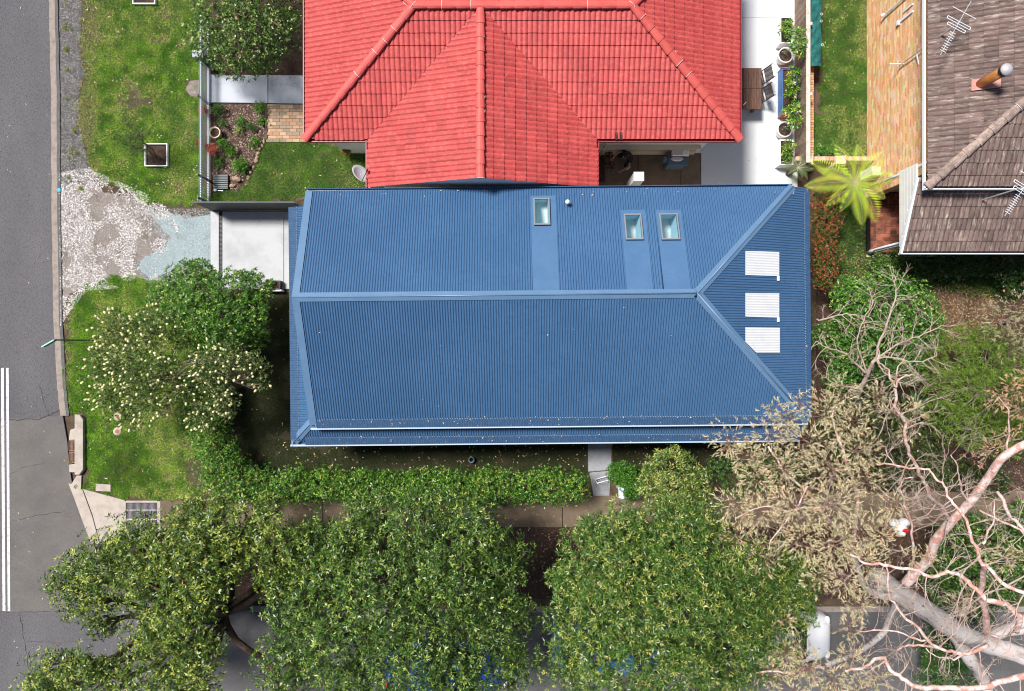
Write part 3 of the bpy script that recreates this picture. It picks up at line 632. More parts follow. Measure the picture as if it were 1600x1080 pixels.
# gutters, guards and screws
def gutter(a, c, out, name='gutter', w=.12, m=None):
    a, c, out = Vector(a), Vector(c), Vector(out).normalized(); b = MB(); e = (c-a).normalized()
    prof = [(0, 0), (0, -.09), (w, -.09), (w, -.005), (w+.018, 0.0), (w+.022, -.012), (w+.006, -.10)]
    V = []
    for p in (a, c): V += [p+out*x+Vector((0, 0, z)) for x, z in prof]
    k = len(prof); b.add(V, [(i, i+1, k+i+1, k+i) for i in range(k-1)]); return b.build(name, m or m_blue, house, local=True)
def lip(a, c, out, w=.12, m=None):
    a, c, out = Vector(a), Vector(c), Vector(out).normalized(); k = Vector((0, 0, .008)); b = MB()
    V = [a+out*(w-.03)+k, c+out*(w-.03)+k, c+out*(w+.03)+k*.5, a+out*(w+.03)+k*.5, c+out*(w+.035)-k*4, a+out*(w+.035)-k*4]
    f = [(0, 1, 2, 3), (3, 2, 4, 5)]
    if (V[1]-V[0]).cross(V[2]-V[0]).z < 0: f = [tuple(reversed(q)) for q in f]
    b.add(V, f); return b.build('gutter_lip', m or m_gutter, house, local=True)
def guard(a, c, out, n, wid=.17, pitch=.076):
    a, c, out, n = Vector(a), Vector(c), Vector(out).normalized(), Vector(n); up = (-out-n*(-out).dot(n)).normalized()
    corr([a+out*.1+n*.012, c+out*.1+n*.012, c+up*wid+n*.012, a+up*wid+n*.012], up, 'gutter_guard', m_guard, house, amp=.004)
    b = MB(); L = (c-a).length; e = (c-a).normalized(); k = int(L/.076)
    for i in range(k):
        p = a+e*(i+.5)*.076+up*(wid+.01)+n*.02; b.ball(p, .011, .011, .011, 5, 3)
    tag(b.build('roof_screw', m_screw, house, local=True), kind='stuff')
gutter((-6.16, -2.36, 3.19), (9.0, -2.36, 3.19), (0, -1, 0)); lip((-6.16, -2.36, 3.19), (9.0, -2.36, 3.19), (0, -1, 0)); guard(SW+Vector((.2, 0, 0)), SE+Vector((-.2, 0, 0)), (0, -1, 0), nS)
gutter((-6.86, -2.95, 2.59), (9.0, -2.95, 2.59), (0, -1, 0)); lip((-6.98, -2.95, 2.59), (9.0, -2.95, 2.59), (0, -1, 0)); guard((-6.5, -2.95, 2.6), (9.0, -2.95, 2.6), (0, -1, 0), nSs, .14)
gutter((-6.86, 4.40, 2.59), (-6.86, -2.95, 2.59), (-1, 0, 0), w=.08); lip((-6.86, 4.40, 2.59), (-6.86, -3.1, 2.59), (-1, 0, 0), w=.06, m=m_bluef); guard((-6.86, 4.40, 2.6), (-6.86, -2.9, 2.6), (-1, 0, 0), nWs, .2)
gutter((9.0, -2.36, 3.19), (9.0, 4.72, 3.19), (1, 0, 0), w=.05); guard((9.0, -2.2, 3.2), (9.0, 4.60, 3.2), (1, 0, 0), nE, .08)
gutter((-6.16, 4.72, 3.39), (8.52, 4.72, 3.39), (0, 1, 0), w=.06)
b = MB(); b.box(-6.0, 8.6, -2.2, 4.5, 0, 3.13); b.build('wall', m_whitew, house, local=True)
b = MB(); b.add([(-6.1, 4.5, 2.9), (-6.1, -2.3, 2.9), (-6.1, -2.3, 3.12), (-6.1, 1.42, 4.72), (-6.1, 4.5, 3.42)], [(0, 1, 2, 3, 4)]); b.build('gable_wall', m_whitew, house, local=True)
b = MB()
for xx in (-6.8,):
    for yy in (-2.9, -.8, 1.4, 3.6): b.box(xx, xx+.1, yy-.05, yy+.05, 0, 2.52)
for k in range(1, 8): xx = -6.8+k*2.2; b.box(xx-.05, xx+.05, -3.0, -2.9, 0, 2.52)
b.build('verandah_post', m_whitew, house, local=True)
# ---------------------------------------------------------------- tiled roofs
def clip_poly(face, a, b_):
    """keep the part of face (list of Vector) left of the plan edge a->b_"""
    out = []; nx, ny = -(b_[1]-a[1]), (b_[0]-a[0])
    D = [(p.x-a[0])*nx+(p.y-a[1])*ny for p in face]
    for i in range(len(face)):
        p, q = face[i], face[(i+1) % len(face)]; d0, d1 = D[i], D[(i+1) % len(face)]
        if d0 >= 0: out.append(p)
        if (d0 > 0 and d1 < 0) or (d0 < 0 and d1 > 0): out.append(p.lerp(q, d0/(d0-d1)))
    return out
def tile_mesh(w, L, roll, name, m):
    K = 8; b = MB(); V = []
    hs = [.0, .55, 1, .8, 0.05, .55, 1, .8, .0]
    for i in range(K+1): V.append((w*i/K*.985, 0, .032+hs[i]*roll))
    for i in range(K+1): V.append((w*i/K*.985, L+.03, .004+hs[i]*roll))
    for i in range(K+1): V.append((w*i/K*.985, .004, -.004))
    f = [(i, i+1, K+2+i, K+1+i) for i in range(K)]+[(2*K+2+i, 2*K+3+i, i+1, i) for i in range(K)]+[(2*K+2, 0, K+1)]
    me = bpy.data.meshes.new(name); me.from_pydata(V, [], f); me.materials.append(m); return me
def tile_roof(planes, root, w, L, roll, limit, seed=0):
    """planes: list of (polygon CCW in plan, up-slope horizontal dir, slope, mat_single, mat_joined)"""
    cand = []; joined = {}
    for poly, up, s, m1, m2 in planes:
        poly = [Vector(p) for p in poly]; n = Vector((-up[0]*s, -up[1]*s, 1)).normalized(); v = Vector((up[0], up[1], s)).normalized(); u = v.cross(n).normalized()
        o = min(poly, key=lambda p: (p.z, p.dot(u))).copy()
        us = [(p-o).dot(u) for p in poly]; vs_ = [(p-o).dot(v) for p in poly]
        plan = [(p.x, p.y) for p in poly]
        me = tile_mesh(w, L, roll, 'tile', m1); tv = [q.co.copy() for q in me.vertices]; tf = [list(q.vertices) for q in me.polygons]
        for j in range(0, int(max(vs_)/L)+2):
            for i in range(int(min(us)/w)-1, int(max(us)/w)+2):
                org = o+u*(i*w)+v*(j*L-.02); jt = random.uniform(-.004, .004)
                org = org+v*jt
                cs = [org+u*a+v*c for a, c in ((0, 0), (w, 0), (w, L), (0, L))]
                sides = [[(b2[0]-a2[0])*(p.y-a2[1])-(b2[1]-a2[1])*(p.x-a2[0]) for p in cs] for a2, b2 in zip(plan, plan[1:]+plan[:1])]
                if any(max(q) < 0 for q in sides): continue
                whole = all(min(q) >= -.045 for q in sides)
                M = Matrix(((u.x, v.x, n.x, org.x), (u.y, v.y, n.y, org.y), (u.z, v.z, n.z, org.z), (0, 0, 0, 1)))
                k = F/(H-org.z); px = org.x*k; py = org.y*k
                vis = abs(px) < 800 and abs(py) < 540
                cand.append((whole, vis, abs(px)+abs(py), M, me, m2, plan, tv, tf))
    cand.sort(key=lambda q: (not (q[0] and q[1]), q[2]))
    ro = Matrix.Translation(-root.location)
    for idx, (whole, vis, _, M, me, m2, plan, tv, tf) in enumerate(cand):
        if whole and vis and idx < limit:
            o = bpy.data.objects.new('roof_tile', me); COL.objects.link(o); o.parent = root; o.matrix_local = ro @ M
        else:
            b = joined.setdefault(m2.name, (MB(), m2))[0]; W_ = [M @ p for p in tv]
            for f in tf:
                face = [W_[i] for i in f]
                if not whole:
                    for a2, b2 in zip(plan, plan[1:]+plan[:1]):
                        face = clip_poly(face, a2, b2)
                        if len(face) < 3: break
                if len(face) >= 3: b.add(face, [tuple(range(len(face)))])
    for b, m2 in joined.values():
        tag(b.build('roof_tile', m2, root), kind='stuff')
def ridge_tiles(root, p0, p1, m, L=.40, r=.125, mort=True):
    p0, p1 = Vector(p0), Vector(p1); D = p1-p0; n = max(1, round(D.length/L)); e = D.normalized(); L = D.length/n
    side = e.cross(Vector((0, 0, 1))).normalized(); up = side.cross(e)
    V = []; K = 6
    for x, k in ((-.03, 1.12), (.05, 1.10), (L, .90)):
        for i in range(K+1):
            t = math.pi*i/K; V.append((x, math.cos(t)*r*k, math.sin(t)*r*.62*k))
    f = [(a*(K+1)+i, a*(K+1)+i+1, (a+1)*(K+1)+i+1, (a+1)*(K+1)+i) for a in range(2) for i in range(K)]+[tuple(range(K, -1, -1))]
    me = bpy.data.meshes.new('ridge_tile'); me.from_pydata(V, [], f); me.materials.append(m)
    mb = MB(); sidev = side
    for i in range(n):
        org = p0+e*(i*L)+up*(.012+random.uniform(-.004, .004)); u = (up+side*random.uniform(-.02, .02)).normalized(); s_ = e.cross(u)*-1
        s_ = u.cross(e)
        M = Matrix(((e.x, s_.x, u.x, org.x), (e.y, s_.y, u.y, org.y), (e.z, s_.z, u.z, org.z), (0, 0, 0, 1)))
        o = bpy.data.objects.new('ridge_tile', me); COL.objects.link(o); o.parent = root; o.matrix_local = Matrix.Translation(-root.location) @ M
        if mort and random.random() < .3:
            a = org+e*.0
            pts = [a+side*r*1.1*math.cos(t)*random.uniform(.95, 1.05)+up*(r*.70*math.sin(t)+.004) + e*random.uniform(-.035, -.02) for t in [math.pi*k/6*random.uniform(.95, 1.05) for k in range(0, random.randint(3, 7))]]
            mb.tube(pts, .009, 4)
        if mort and random.random() < .12:
            sg = random.choice((-1, 1)); a = org+side*sg*r*1.12; q = [a+e*random.uniform(0, .05)+Vector((0, 0, -.01)), a+e*.2+Vector((random.uniform(-.03, .03), 0, -.005)), a+e*.33]
            mb.tube(q, .008, 4)
    if mb.v: mb.build('mortar', m_mortar, root)
# red roof
red = thing('red_roofed_house', 'house with faded red tiled hip roof and central gabled wing', 'house', (0.3, 8.0, 0))
t_ = .34; ze = 3.0; xw, xe, ys, yn = -6.36, 6.99, 6.34, 13.38; d = 3.52; zr = ze+t_*d
A, B_, C_, D_ = Vector((xw, ys, ze)), Vector((xe, ys, ze)), Vector((xe, yn, ze)), Vector((xw, yn, ze)); R1, R2 = Vector((xw+d, ys+d, zr)), Vector((xe-d, ys+d, zr))
wl, wr, wy = -4.43, 2.60, 4.86; wc = (wl+wr)/2; wz = ze+t_*(wr-wl)/2; WV = Vector((wc, ys+(wr-wl)/2, wz))
planes = [([A, Vector((wl, ys, ze)), WV, R1], (0, 1), t_, m_red, m_redj), ([Vector((wr, ys, ze)), B_, R2, WV], (0, 1), t_, m_red, m_redj),
          ([D_, A, R1], (1, 0), t_, m_red, m_redj), ([B_, C_, R2], (-1, 0), t_, m_red, m_redj), ([C_, D_, R1, R2], (0, -1), t_, m_red, m_redj),
          ([Vector((wl, wy, ze)), Vector((wc, wy, wz)), WV, Vector((wl, ys, ze))], (1, 0), t_, m_red, m_redj), ([Vector((wc, wy, wz)), Vector((wr, wy, ze)), Vector((wr, ys, ze)), WV], (-1, 0), t_, m_red, m_redj)]
tile_roof(planes, red, .305, .335, .030, 300)
for a, c in ((A, R1), (B_, R2), (R1, D_), (R2, C_)): ridge_tiles(red, a+Vector((0, 0, .05)), c+Vector((0, 0, .05)), m_redcap, .42)
ridge_tiles(red, R1+Vector((0, 0, .05)), R2+Vector((0, 0, .05)), m_redcap, .42); ridge_tiles(red, Vector((wc, wy, wz+.05)), WV+Vector((0, -.1, .04)), m_redcap, .42)
b = MB(); u_ = Vector((0, 0, .022))
for a, c, w1, w2 in ((Vector((wl, ys, ze)), WV, (0, .07), (-.07, 0)), (WV, Vector((wr, ys, ze)), None, None)):
    e = (c-a).normalized(); s_ = Vector((-e.y, e.x, 0))*.05; b.add([a+s_+u_, a-s_+u_, c-s_+u_, c+s_+u_], [(0, 1, 2, 3)])
b.build('valley_flashing', m_redgut, red)
b = MB()   # gutters
for a, c, out in ((A, Vector((wl, ys, ze)), (0, -1)), (Vector((wr, ys, ze)), B_, (0, -1)), (D_, A, (-1, 0)), (B_, C_, (1, 0)), (Vector((wl, ys, ze)), Vector((wl, wy, ze)), (-1, 0)), (Vector((wr, wy, ze)), Vector((wr, ys, ze)), (1, 0))):
    o2 = Vector((*out, 0)); a = a+o2*.06+Vector((0, 0, -.05)); c = c+o2*.06+Vector((0, 0, -.05)); b.bar(a, c, .03, .09)
    b.bar(a-o2*.06-Vector((0, 0, .04)), c-o2*.06-Vector((0, 0, .04)), .12, .02)
b.build('gutter', m_redgut, red)
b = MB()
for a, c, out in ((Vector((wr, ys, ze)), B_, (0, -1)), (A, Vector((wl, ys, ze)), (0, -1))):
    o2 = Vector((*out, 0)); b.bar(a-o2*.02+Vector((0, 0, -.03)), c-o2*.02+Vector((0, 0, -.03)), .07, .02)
b.build('painted_gutter_shadow', m_dark, red)  # dark strip added as the shadow along the south gutters
b = MB(); b.box(-5.9, 6.5, 6.75, 12.9, 0, 2.9); b.box(-4.0, 2.2, 4.95, 6.75, 0, 2.9); b.build('wall', m_whitew, red)
b = MB(); b.add([(wl+.05, wy+.04, ze-.1), (wr-.05, wy+.04, ze-.1), (wc, wy+.04, wz-.03)], [(0, 1, 2)]); b.build('gable_wall', m_whitew, red)
b = MB(); b.box(2.75, 6.35, 6.68, 6.74, .1, .5); b.box(2.75, 6.35, 6.60, 6.745, 1.0, 1.06); b.build('window_sill', m_cream, red)
b = MB(); b.tube([(2.72, 6.30, 2.85), (3.1, 6.45, 2.6), (3.1, 6.62, 2.5), (3.1, 6.66, .1)], .035, 8); b.build('downpipe', m_whitew, red, True)
b = MB()
for k in range(18): pass
# vent tiles and orange replacement tiles
for (px, py, pl, m) in ():
    pass
for pts, m, nm in (([(961, 206), (973, 206), (973, 220), (961, 220)], m_dark, 'vent_tile'), ):
    for q in range(2):
        nn = Vector((0, -t_, 1)).normalized(); cs = []
        for x, y in ((961+q*7, 219), (965.5+q*7, 219), (965.5+q*7, 206), (961+q*7, 206)):
            o = Vector((0, 0, H)); dd = Vector(((x-800)/F, (540-y)/F, -1)); tt = (A+nn*.068-o).dot(nn)/dd.dot(nn); cs.append(o+dd*tt)
        b = MB(); 
        for k in range(6):
            f0, f1 = k/6, (k+.55)/6; b.add([cs[0].lerp(cs[3], f0), cs[1].lerp(cs[2], f0), cs[1].lerp(cs[2], f1), cs[0].lerp(cs[3], f1)], [(0, 1, 2, 3)])
        b.build(nm, m, red)
# ---------------------------------------------------------------- brown roofed house (right)
brn = thing('brown_roofed_house', 'orange brick house with weathered brown tiled roof at the right edge', 'house', (15, 7.5, 0))
t2 = .42; bx, by, bz = 12.08, 4.63, 4.1; D2 = 5.2
pA, pB = Vector((bx, by, bz)), Vector((bx+14, by, bz)); pR = Vector((bx+D2, by+D2, bz+t2*D2)); pR2 = Vector((bx+14-D2, by+D2, bz+t2*D2)); pN = Vector((bx, by+2*D2, bz)); pNE = Vector((bx+14, by+2*D2, bz))
l0, lz, ly0, ly1 = 11.97, 3.0, 2.89, 4.95; lt = .41
pl2 = [([pA, pB, pR2, pR], (0, 1), t2, m_brs, m_brsj), ([pN, pA, pR], (1, 0), t2, m_brw, m_brwj),
       ([Vector((l0, ly0, lz)), Vector((24, ly0, lz)), Vector((24, ly1, lz+lt*(ly1-ly0))), Vector((l0, ly1, lz+lt*(ly1-ly0)))], (0, 1), lt, m_brs, m_brsj)]
tile_roof(pl2, brn, .30, .355, .036, 300)
b = MB(); b.add([pNE, pN, pR, pR2], [(0, 1, 2, 3)]); b.add([pB, pNE, pR2], [(0, 1, 2)]); b.build('rear_roof', m_brsj, brn)
ridge_tiles(brn, pA+Vector((0, 0, .05)), pR+Vector((0, 0, .05)), m_brcap, .42, .13)
b = MB(); b.bar(pA+Vector((-.06, -.1, -.02)), pN+Vector((-.06, 0, -.02)), .035, .12); b.bar(pA+Vector((-.08, -.07, -.02)), pB+Vector((0, -.07, -.02)), .035, .12)
b.bar((l0-.06, ly0-.07, lz), (24, ly0-.07, lz), .035, .11); b.bar((l0-.03, ly0-.07, lz+.03), (l0-.03, ly1, lz+.05+lt*(ly1-ly0)), .06, .10); b.build('gutter', m_white, brn)
b = MB(); b.add([(l0+.02, ly0, lz-.12), (l0+.02, ly1+.45, lz-.12), (l0+.02, ly1+.45, lz+lt*(ly1-ly0)), (l0+.02, ly1, lz+lt*(ly1-ly0)), (l0+.02, ly0, lz)], [(0, 1, 2, 3, 4)][0:1])
for k in range(6): zz_ = lz-.09+k*.15; yy = ly0+max(0, (zz_+.14-lz)/lt)+.03; b.box(l0-.005, l0+.018, yy, ly1+.4, zz_, zz_+.138)
b.build('gable_board', m_whitew, brn)
def bricks(X, y0, y1, z0, z1, parent, face=-1, depth=.02, cols=None, seed=1, axis='x'):
    r = random.Random(seed); b = MB(); zz = z0; row = 0; cols = cols or [(.78, .46, .23), (.80, .49, .26), (.76, .43, .21), (.82, .54, .31), (.70, .38, .18), (.82, .60, .40)]
    while zz+.076 <= z1:
        yy = y0-(.12 if row % 2 else 0)
        while yy < y1:
            a, c = max(yy, y0), min(yy+.230, y1)
            if c-a > .04:
                k = r.choice(cols); k = tuple(q*r.uniform(.82, 1.12) for q in k); pr = r.uniform(0, .004)
                if axis == 'x': b.box(X+face*(depth*.6+pr) if face < 0 else X, X if face < 0 else X+depth*.6+pr, a, c, zz, zz+.076, k)
                else: b.box(a, c, X+face*(depth*.6+pr), X, zz, zz+.076, k)
            yy += .24
        zz += .086; row += 1
    return tag(b.build('brick', m_brick, parent), kind='stuff')
b = MB(); b.box(12.48, 25.5, 5.40, 14.8, 0, 4.0); b.box(13.6, 24, 3.3, 5.40, 0, 2.95); b.build('wall', m_bmort, brn)
bricks(12.48, 5.40, 13.6, .02, 4.0, brn, seed=3); bricks(5.40, 12.48, 14.2, .02, 3.6, brn, seed=4, axis='y')
b = MB(); b.box(12.40, 12.72, 5.18, 5.385, 0, 3.9); b.build('pier', m_bmort, brn); bricks(12.40, 5.18, 5.385, .02, 3.85, brn, seed=5); bricks(5.18, 12.39, 12.72, .02, 3.85, brn, seed=6, axis='y')
b = MB(); b.tube([(12.36, 5.45, .02), (12.36, 5.45, 3.95)], .045, 8); b.build('downpipe', m_white, brn, True)
b = MB(); b.box(12.15, 12.45, 5.75, 6.05, .15, .95); b.build('meter_box', m_white, brn)
b = MB(); b.tube([(12.40, 11.0, 1.3), (12.40, 11.0, 3.2)], .03, 6); b.tube([(12.40, 11.0, 1.3), (12.3, 11.0, 1.25)], .05, 6); b.build('wall_pipe', m_white, brn)
b = MB(); b.box(12.42, 12.47, 10.35, 10.41, 2.1, 2.8); b.box(12.42, 12.47, 10.58, 10.62, 2.3, 2.8); b.box(12.38, 12.47, 10.3, 10.44, 2.0, 2.1); b.build('wall_vent', m_white, brn)
# porch with basket-weave floor
po = sheet('porch_floor', [(1353, 303), (1480, 303), (1480, 402), (1353, 402)], .03, m_bmort, kind=None); po.parent = brn; po.location = -brn.location
bm_mesh = {}
for nm, sx, sy in (('h', .229, .108), ('v', .108, .229)):
    q = MB(); q.box(0, sx, 0, sy, 0, .022, bev=.004); ob = q.build('paver', M_('red_paver_'+nm, (.30, .09, .05), .6, (.14, .045, .03), 3.2, .42, .58, (.45, .17, .09), 7, .6, .75, rand=.45), None); bm_mesh[nm] = ob.data; bpy.data.objects.remove(ob)
ox, oy = P(1358, 0)[0], P(0, 398)[1]; cnt = 0
for i in range(7):
    for j in range(9):
        for k in range(2):
            h_ = (i+j) % 2 == 0
            o = bpy.data.objects.new('paver', bm_mesh['h' if h_ else 'v']); COL.objects.link(o); o.parent = brn
            o.location = Vector((ox+i*.241+(0 if h_ else k*.1205), oy+j*.241+(k*.1205 if h_ else 0), .031+random.uniform(0, .003)))-brn.location
b = MB(); b.box(P(1352, 0)[0], P(1352, 0)[0]+.11, P(0, 395)[1], P(0, 303)[1], 0, .14); b.build('porch_kerb', m_brick, brn)
b = MB(); b.box(12.48, 12.60, 3.22, 3.34, .05, 2.9); b.build('porch_post', m_white, brn)
b = MB(); b.tube([(12.42, 3.26, .05), (12.42, 3.26, .5), (12.44, 3.30, .62), (12.44, 3.3, 2.7)], .035, 8); b.build('porch_downpipe', m_white, brn, True)
# flue, antennas
def onroof(px, py, p0, n):
    o = Vector((0, 0, H)); dd = Vector(((px-800)/F, (540-py)/F, -1)); return o+dd*((Vector(p0)-o).dot(n)/dd.dot(n))
nw = Vector((-t2, 0, 1)).normalized()
w = onroof(1531, 132, pA, nw); b = MB(); b.tube([w-Vector((0, 0, .1)), w+Vector((0, 0, .92))], .135, 16); fl = b.build('flue', m_copper, brn, True)
b = MB(); b.tube([w+Vector((0, 0, .92)), w+Vector((0, 0, 1.0))], .15, 16); b.tube([w+Vector((0, 0, 1.0)), w+Vector((0, 0, 1.06))], .12, 16); b.build('collar', m_black, fl)
b = MB(); b.lathe(w+Vector((0, 0, 1.04)), [(0, .12), (.06, .115), (.12, .085), (.165, .03), (.17, 0), (.10, 0)], 18); b.build('cowl', m_steel, fl, True)
b = MB(); c = [onroof(x, y, pA+nw*.075, nw) for x, y in ((1518, 142), (1564, 136), (1564, 120), (1518, 124))]; b.add(c+[q-nw*.03 for q in c], [(0, 1, 2, 3), (0, 4, 5, 1), (1, 5, 6, 2), (2, 6, 7, 3), (3, 7, 4, 0)]); b.build('flashing', m_pinkt, brn)
def antenna(base, h, ang, label, sc=1.0):
    t = thing('tv_antenna', label, 'antenna', base); b = MB(); T = Vector(base)+Vector((0, 0, h)); b.tube([base, T], .022, 8); b.build('mast', m_metal, t)
    e = Vector((math.cos(ang), math.sin(ang), 0)); s_ = Vector((-e.y, e.x, 0))
    b = MB(); b.tube([T-e*1.15*sc+Vector((0, 0, -.1)), T+e*.75*sc+Vector((0, 0, .05))], .013, 6); b.build('boom', m_metal, t)
    b = MB(); b.tube([T+e*.30-s_*.42*sc, T+e*.30+s_*.42*sc], .011, 5); 
    for k, L in ((0, .42), (-.15, .32)):
        for g in (0, .07): b.tube([T+e*(k+g-.05)-s_*L*sc, T+e*(k+g-.05)+s_*L*sc], .010, 5)
        b.tube([T+e*(k-.05)+s_*L*sc, T+e*(k+.02)+s_*L*sc], .010, 5); b.tube([T+e*(k-.05)-s_*L*sc, T+e*(k+.02)-s_*L*sc], .010, 5)
    for k in range(9): q = T-e*(.35+k*.085)*sc+Vector((0, 0, -.06)); b.tube([q-s_*.10*sc, q+s_*.10*sc], .009, 5)
    b.build('element', m_white, t); return t
antenna((12.38, P(1410, 103, 0)[1]*0+8.95, 2.2), 2.9, math.radians(62), 'white rooftop television antenna on a bent mast beside the brick gable wall', .85)
antenna(tuple(onroof(1533, 313, (l0, ly0, lz), Vector((0, -lt, 1)).normalized())), 1.75, math.radians(58), 'second white antenna on a leaning mast above the lower brown roof', .8)
b = MB(); b.bar((12.45, 8.95, 2.3), (12.0, 8.95, 2.3), .03, .03); b.bar((12.45, 8.6, 3.1), (12.38, 8.95, 3.1), .03, .03); b.build('antenna_bracket', m_white, brn)
# satellite dish on the red house corner
sd = thing('satellite_dish', 'tilted grey satellite dish at the lower left corner of the red roof', 'satellite dish', P(566, 275, 2.6))
T = P(563, 273, 2.9); M = Matrix.Translation(T) @ Matrix.Rotation(math.radians(-52), 4, Vector((.5, -.86, 0)))
V = []; f = []; K = 20
for i, (r, z) in enumerate(((0.01, 0), (.12, .01), (.22, .035), (.30, .07), (.31, .06))):
    for k in range(K): V.append(M @ Vector((r*math.cos(6.2832*k/K)*1.05, r*math.sin(6.2832*k/K), z)))
for i in range(4):
    for k in range(K): f.append((i*K+k, i*K+(k+1) % K, (i+1)*K+(k+1) % K, (i+1)*K+k))
b = MB(); b.add(V, f); b.build('reflector', M_('dish_grey', (.55, .56, .58), .5), sd, True)
b = MB(); b.tube([M @ Vector((0, -.28, .05)), M @ Vector((0, -.1, .36))], .012, 6); b.tube([M @ Vector((0, -.12, .33)), M @ Vector((0, -.06, .40))], .03, 8); b.build('feed_arm', m_black, sd)
b = MB(); b.tube([T, T+Vector((.1, 0, -.25)), (P(578, 275, 2.5))], .018, 6); b.build('mount', m_metal, sd)
# ---------------------------------------------------------------- fences and walls
wf = thing('picket_fence', 'low pale blue metal picket fence along the front of the red roofed house', 'fence', P(328, 170))
X = P(328.5, 0)[0]; ya, yb = P(0, 325)[1], P(0, 40)[1]; hf = .86
pk = MB(); pk.box(-.010, .010, -.018, .018, .05, hf); pk.add([(-.010, -.018, hf), (.010, -.018, hf), (.010, .018, hf), (-.010, .018, hf), (0, 0, hf+.03)], [(0, 1, 4), (1, 2, 4), (2, 3, 4), (3, 0, 4)]); po_ = pk.build('picket', m_fblue, wf, local=True)
n = int((yb-ya)/.086)
for i in range(n):
    o = po_ if i == 0 else po_.copy()
    if i: COL.objects.link(o); o.parent = wf
    o.location = Vector((X, ya+i*.086+.03, 0))-wf.location
for zz in (.16, .74):
    b = MB(); b.box(X-.02, X+.02, ya, yb, zz-.018, zz+.018); b.build('rail', m_fblue, wf)
for py in (108, 163, 283, 318):
    b = MB(); y = P(0, py)[1]; b.box(X-.05, X-.0, y-.032, y+.032, 0, hf+.06); b.build('post', m_black, wf)
pil = thing('fence_pillar', 'square grey capped pillar standing in the blue picket fence', 'pillar', P(329, 110))
b = MB(); y = P(0, 108)[1]+.12; b.box(X-.14, X+.14, y-.1, y+.1, 0, .93); b.build('shaft', m_char, pil); b = MB(); b.box(X-.18, X+.18, y-.11, y+.13, .93, .98, bev=.012); b.build('cap', m_pathc, pil)
cf = thing('charcoal_fence', 'dark charcoal panel fence along the top of the concrete driveway', 'fence', P(390, 329))
yb_ = P(0, 329)[1]
for k in range(34): x = -10.55+k*.098; b = MB(); b.box(x, x+.088, yb_-.012, yb_+.012, .05, 1.38); b.build('panel', m_char, cf)
b = MB(); b.box(-10.6, -7.2, yb_+.012, yb_+.05, .25, .31); b.box(-10.6, -7.2, yb_+.012, yb_+.05, 1.1, 1.16); b.box(-10.6, -7.2, yb_-.03, yb_+.03, 1.38, 1.41); b.build('rail', m_char, cf)
tf = thing('timber_fence', 'weathered timber paling fence with bleached capping beside the white patio', 'fence', P(1240, 130))
Xf = 9.92; y0, y1 = P(0, 268)[1], 13.2; k = 0; y = y0
while y < y1:
    b = MB(); b.box(Xf-.012, Xf+.010, y, y+.092, .03, 1.10+random.uniform(-.02, .02)); b.build('paling', m_wood, tf); y += .098
b = MB(); b.box(Xf+.012, Xf+.06, y0, y1, .9, .98); b.box(Xf+.012, Xf+.06, y0, y1, .25, .33); b.build('rail', m_wood, tf)
y = y0
while y < y1: b = MB(); b.box(Xf-.07, Xf+.07, y+.004, min(y+2.3, y1), 1.125, 1.155, bev=.006); b.build('capping', m_cap, tf); y += 2.3
for py in (60, 165, 265): b = MB(); yy = P(0, py)[1]; b.box(Xf+.06, Xf+.15, yy-.05, yy+.05, 0, 1.12); b.build('post', m_cap, tf)
bw = thing('brick_wall', 'low orange brick wall topped with bricks on edge behind the timber fence', 'wall', (10.45, 8, 0))
Xb0, Xb1 = P(1261.5, 0, .6)[0], P(1271.5, 0, .6)[0]; yb0, yb1 = P(0, 246, .6)[1], 13.0
b = MB(); b.box(Xb0+.01, Xb1-.01, yb0, yb1, 0, .56); b.build('core', m_bmort, bw); y = yb0
while y < yb1-.1:
    c = random.choice([(.62, .30, .14), (.66, .36, .19), (.55, .24, .11)]); c = tuple(q*random.uniform(.85, 1.1) for q in c)
    b = MB(); b.box(Xb0+random.uniform(-.008, .008), Xb1+random.uniform(-.008, .008), y, y+.076, .50, .61, c, bev=.006); b.build('brick', m_brick, bw); y += .086
bw2 = thing('garden_wall', 'short pale brick wall with piers at the foot of the side lawn', 'wall', P(1320, 247))
Y2 = P(0, 246, .5)[1]; b = MB(); b.box(9.75, 12.6, Y2-.11, Y2+.0, 0, .50); b.build('core', m_bmort, bw2)
for k in range(22):
    c = random.choice([(.58, .38, .27), (.62, .44, .33), (.5, .3, .2)]); b = MB(); x = 9.76+k*.128; b.box(x, x+.118, Y2-.125, Y2+.02, .50, .555, c, bev=.005); b.build('brick', m_brick, bw2)
for px in (1262, 1313): q = P(px, 250, .6); b = MB(); b.box(q.x-.18, q.x+.18, q.y-.16, q.y+.14, 0, .66, (.62, .48, .38), bev=.02); b.build('pier', m_brick, bw2)
# shade cloth
V = []; nx, ny = 10, 60; zz = .95
for j in range(ny+1):
    py = -60+163*j/ny
    for i in range(nx+1):
        wv = .7*math.sin(j*.31)+.5*math.sin(j*.83+1)
        px = 1261.5+(21.5+wv)*i/nx; z = .95-.14*(i/nx)**2+.03*math.sin(j*.9+i*.8)+.02*math.sin(i*2.1+j*.4); V.append(P(px, py, z))
b = MB(); b.add(V, [(j*(nx+1)+i, j*(nx+1)+i+1, (j+1)*(nx+1)+i+1, (j+1)*(nx+1)+i) for j in range(ny) for i in range(nx)])
o = tag(b.build('shade_cloth', m_cloth, None, True), 'dark green shade cloth draped over the top of the brick wall', 'shade cloth')
for px, py in ((1284, 22), (1283, 33), (1285, 70)):
    q = P(px, py, .86); pts = [q+Vector((.04*math.cos(a/8*6.28), .04*math.sin(a/8*6.28), 0)) for a in range(9)]
    b = MB(); b.tube(pts, .007, 5); b.build('tie', m_bag, o)
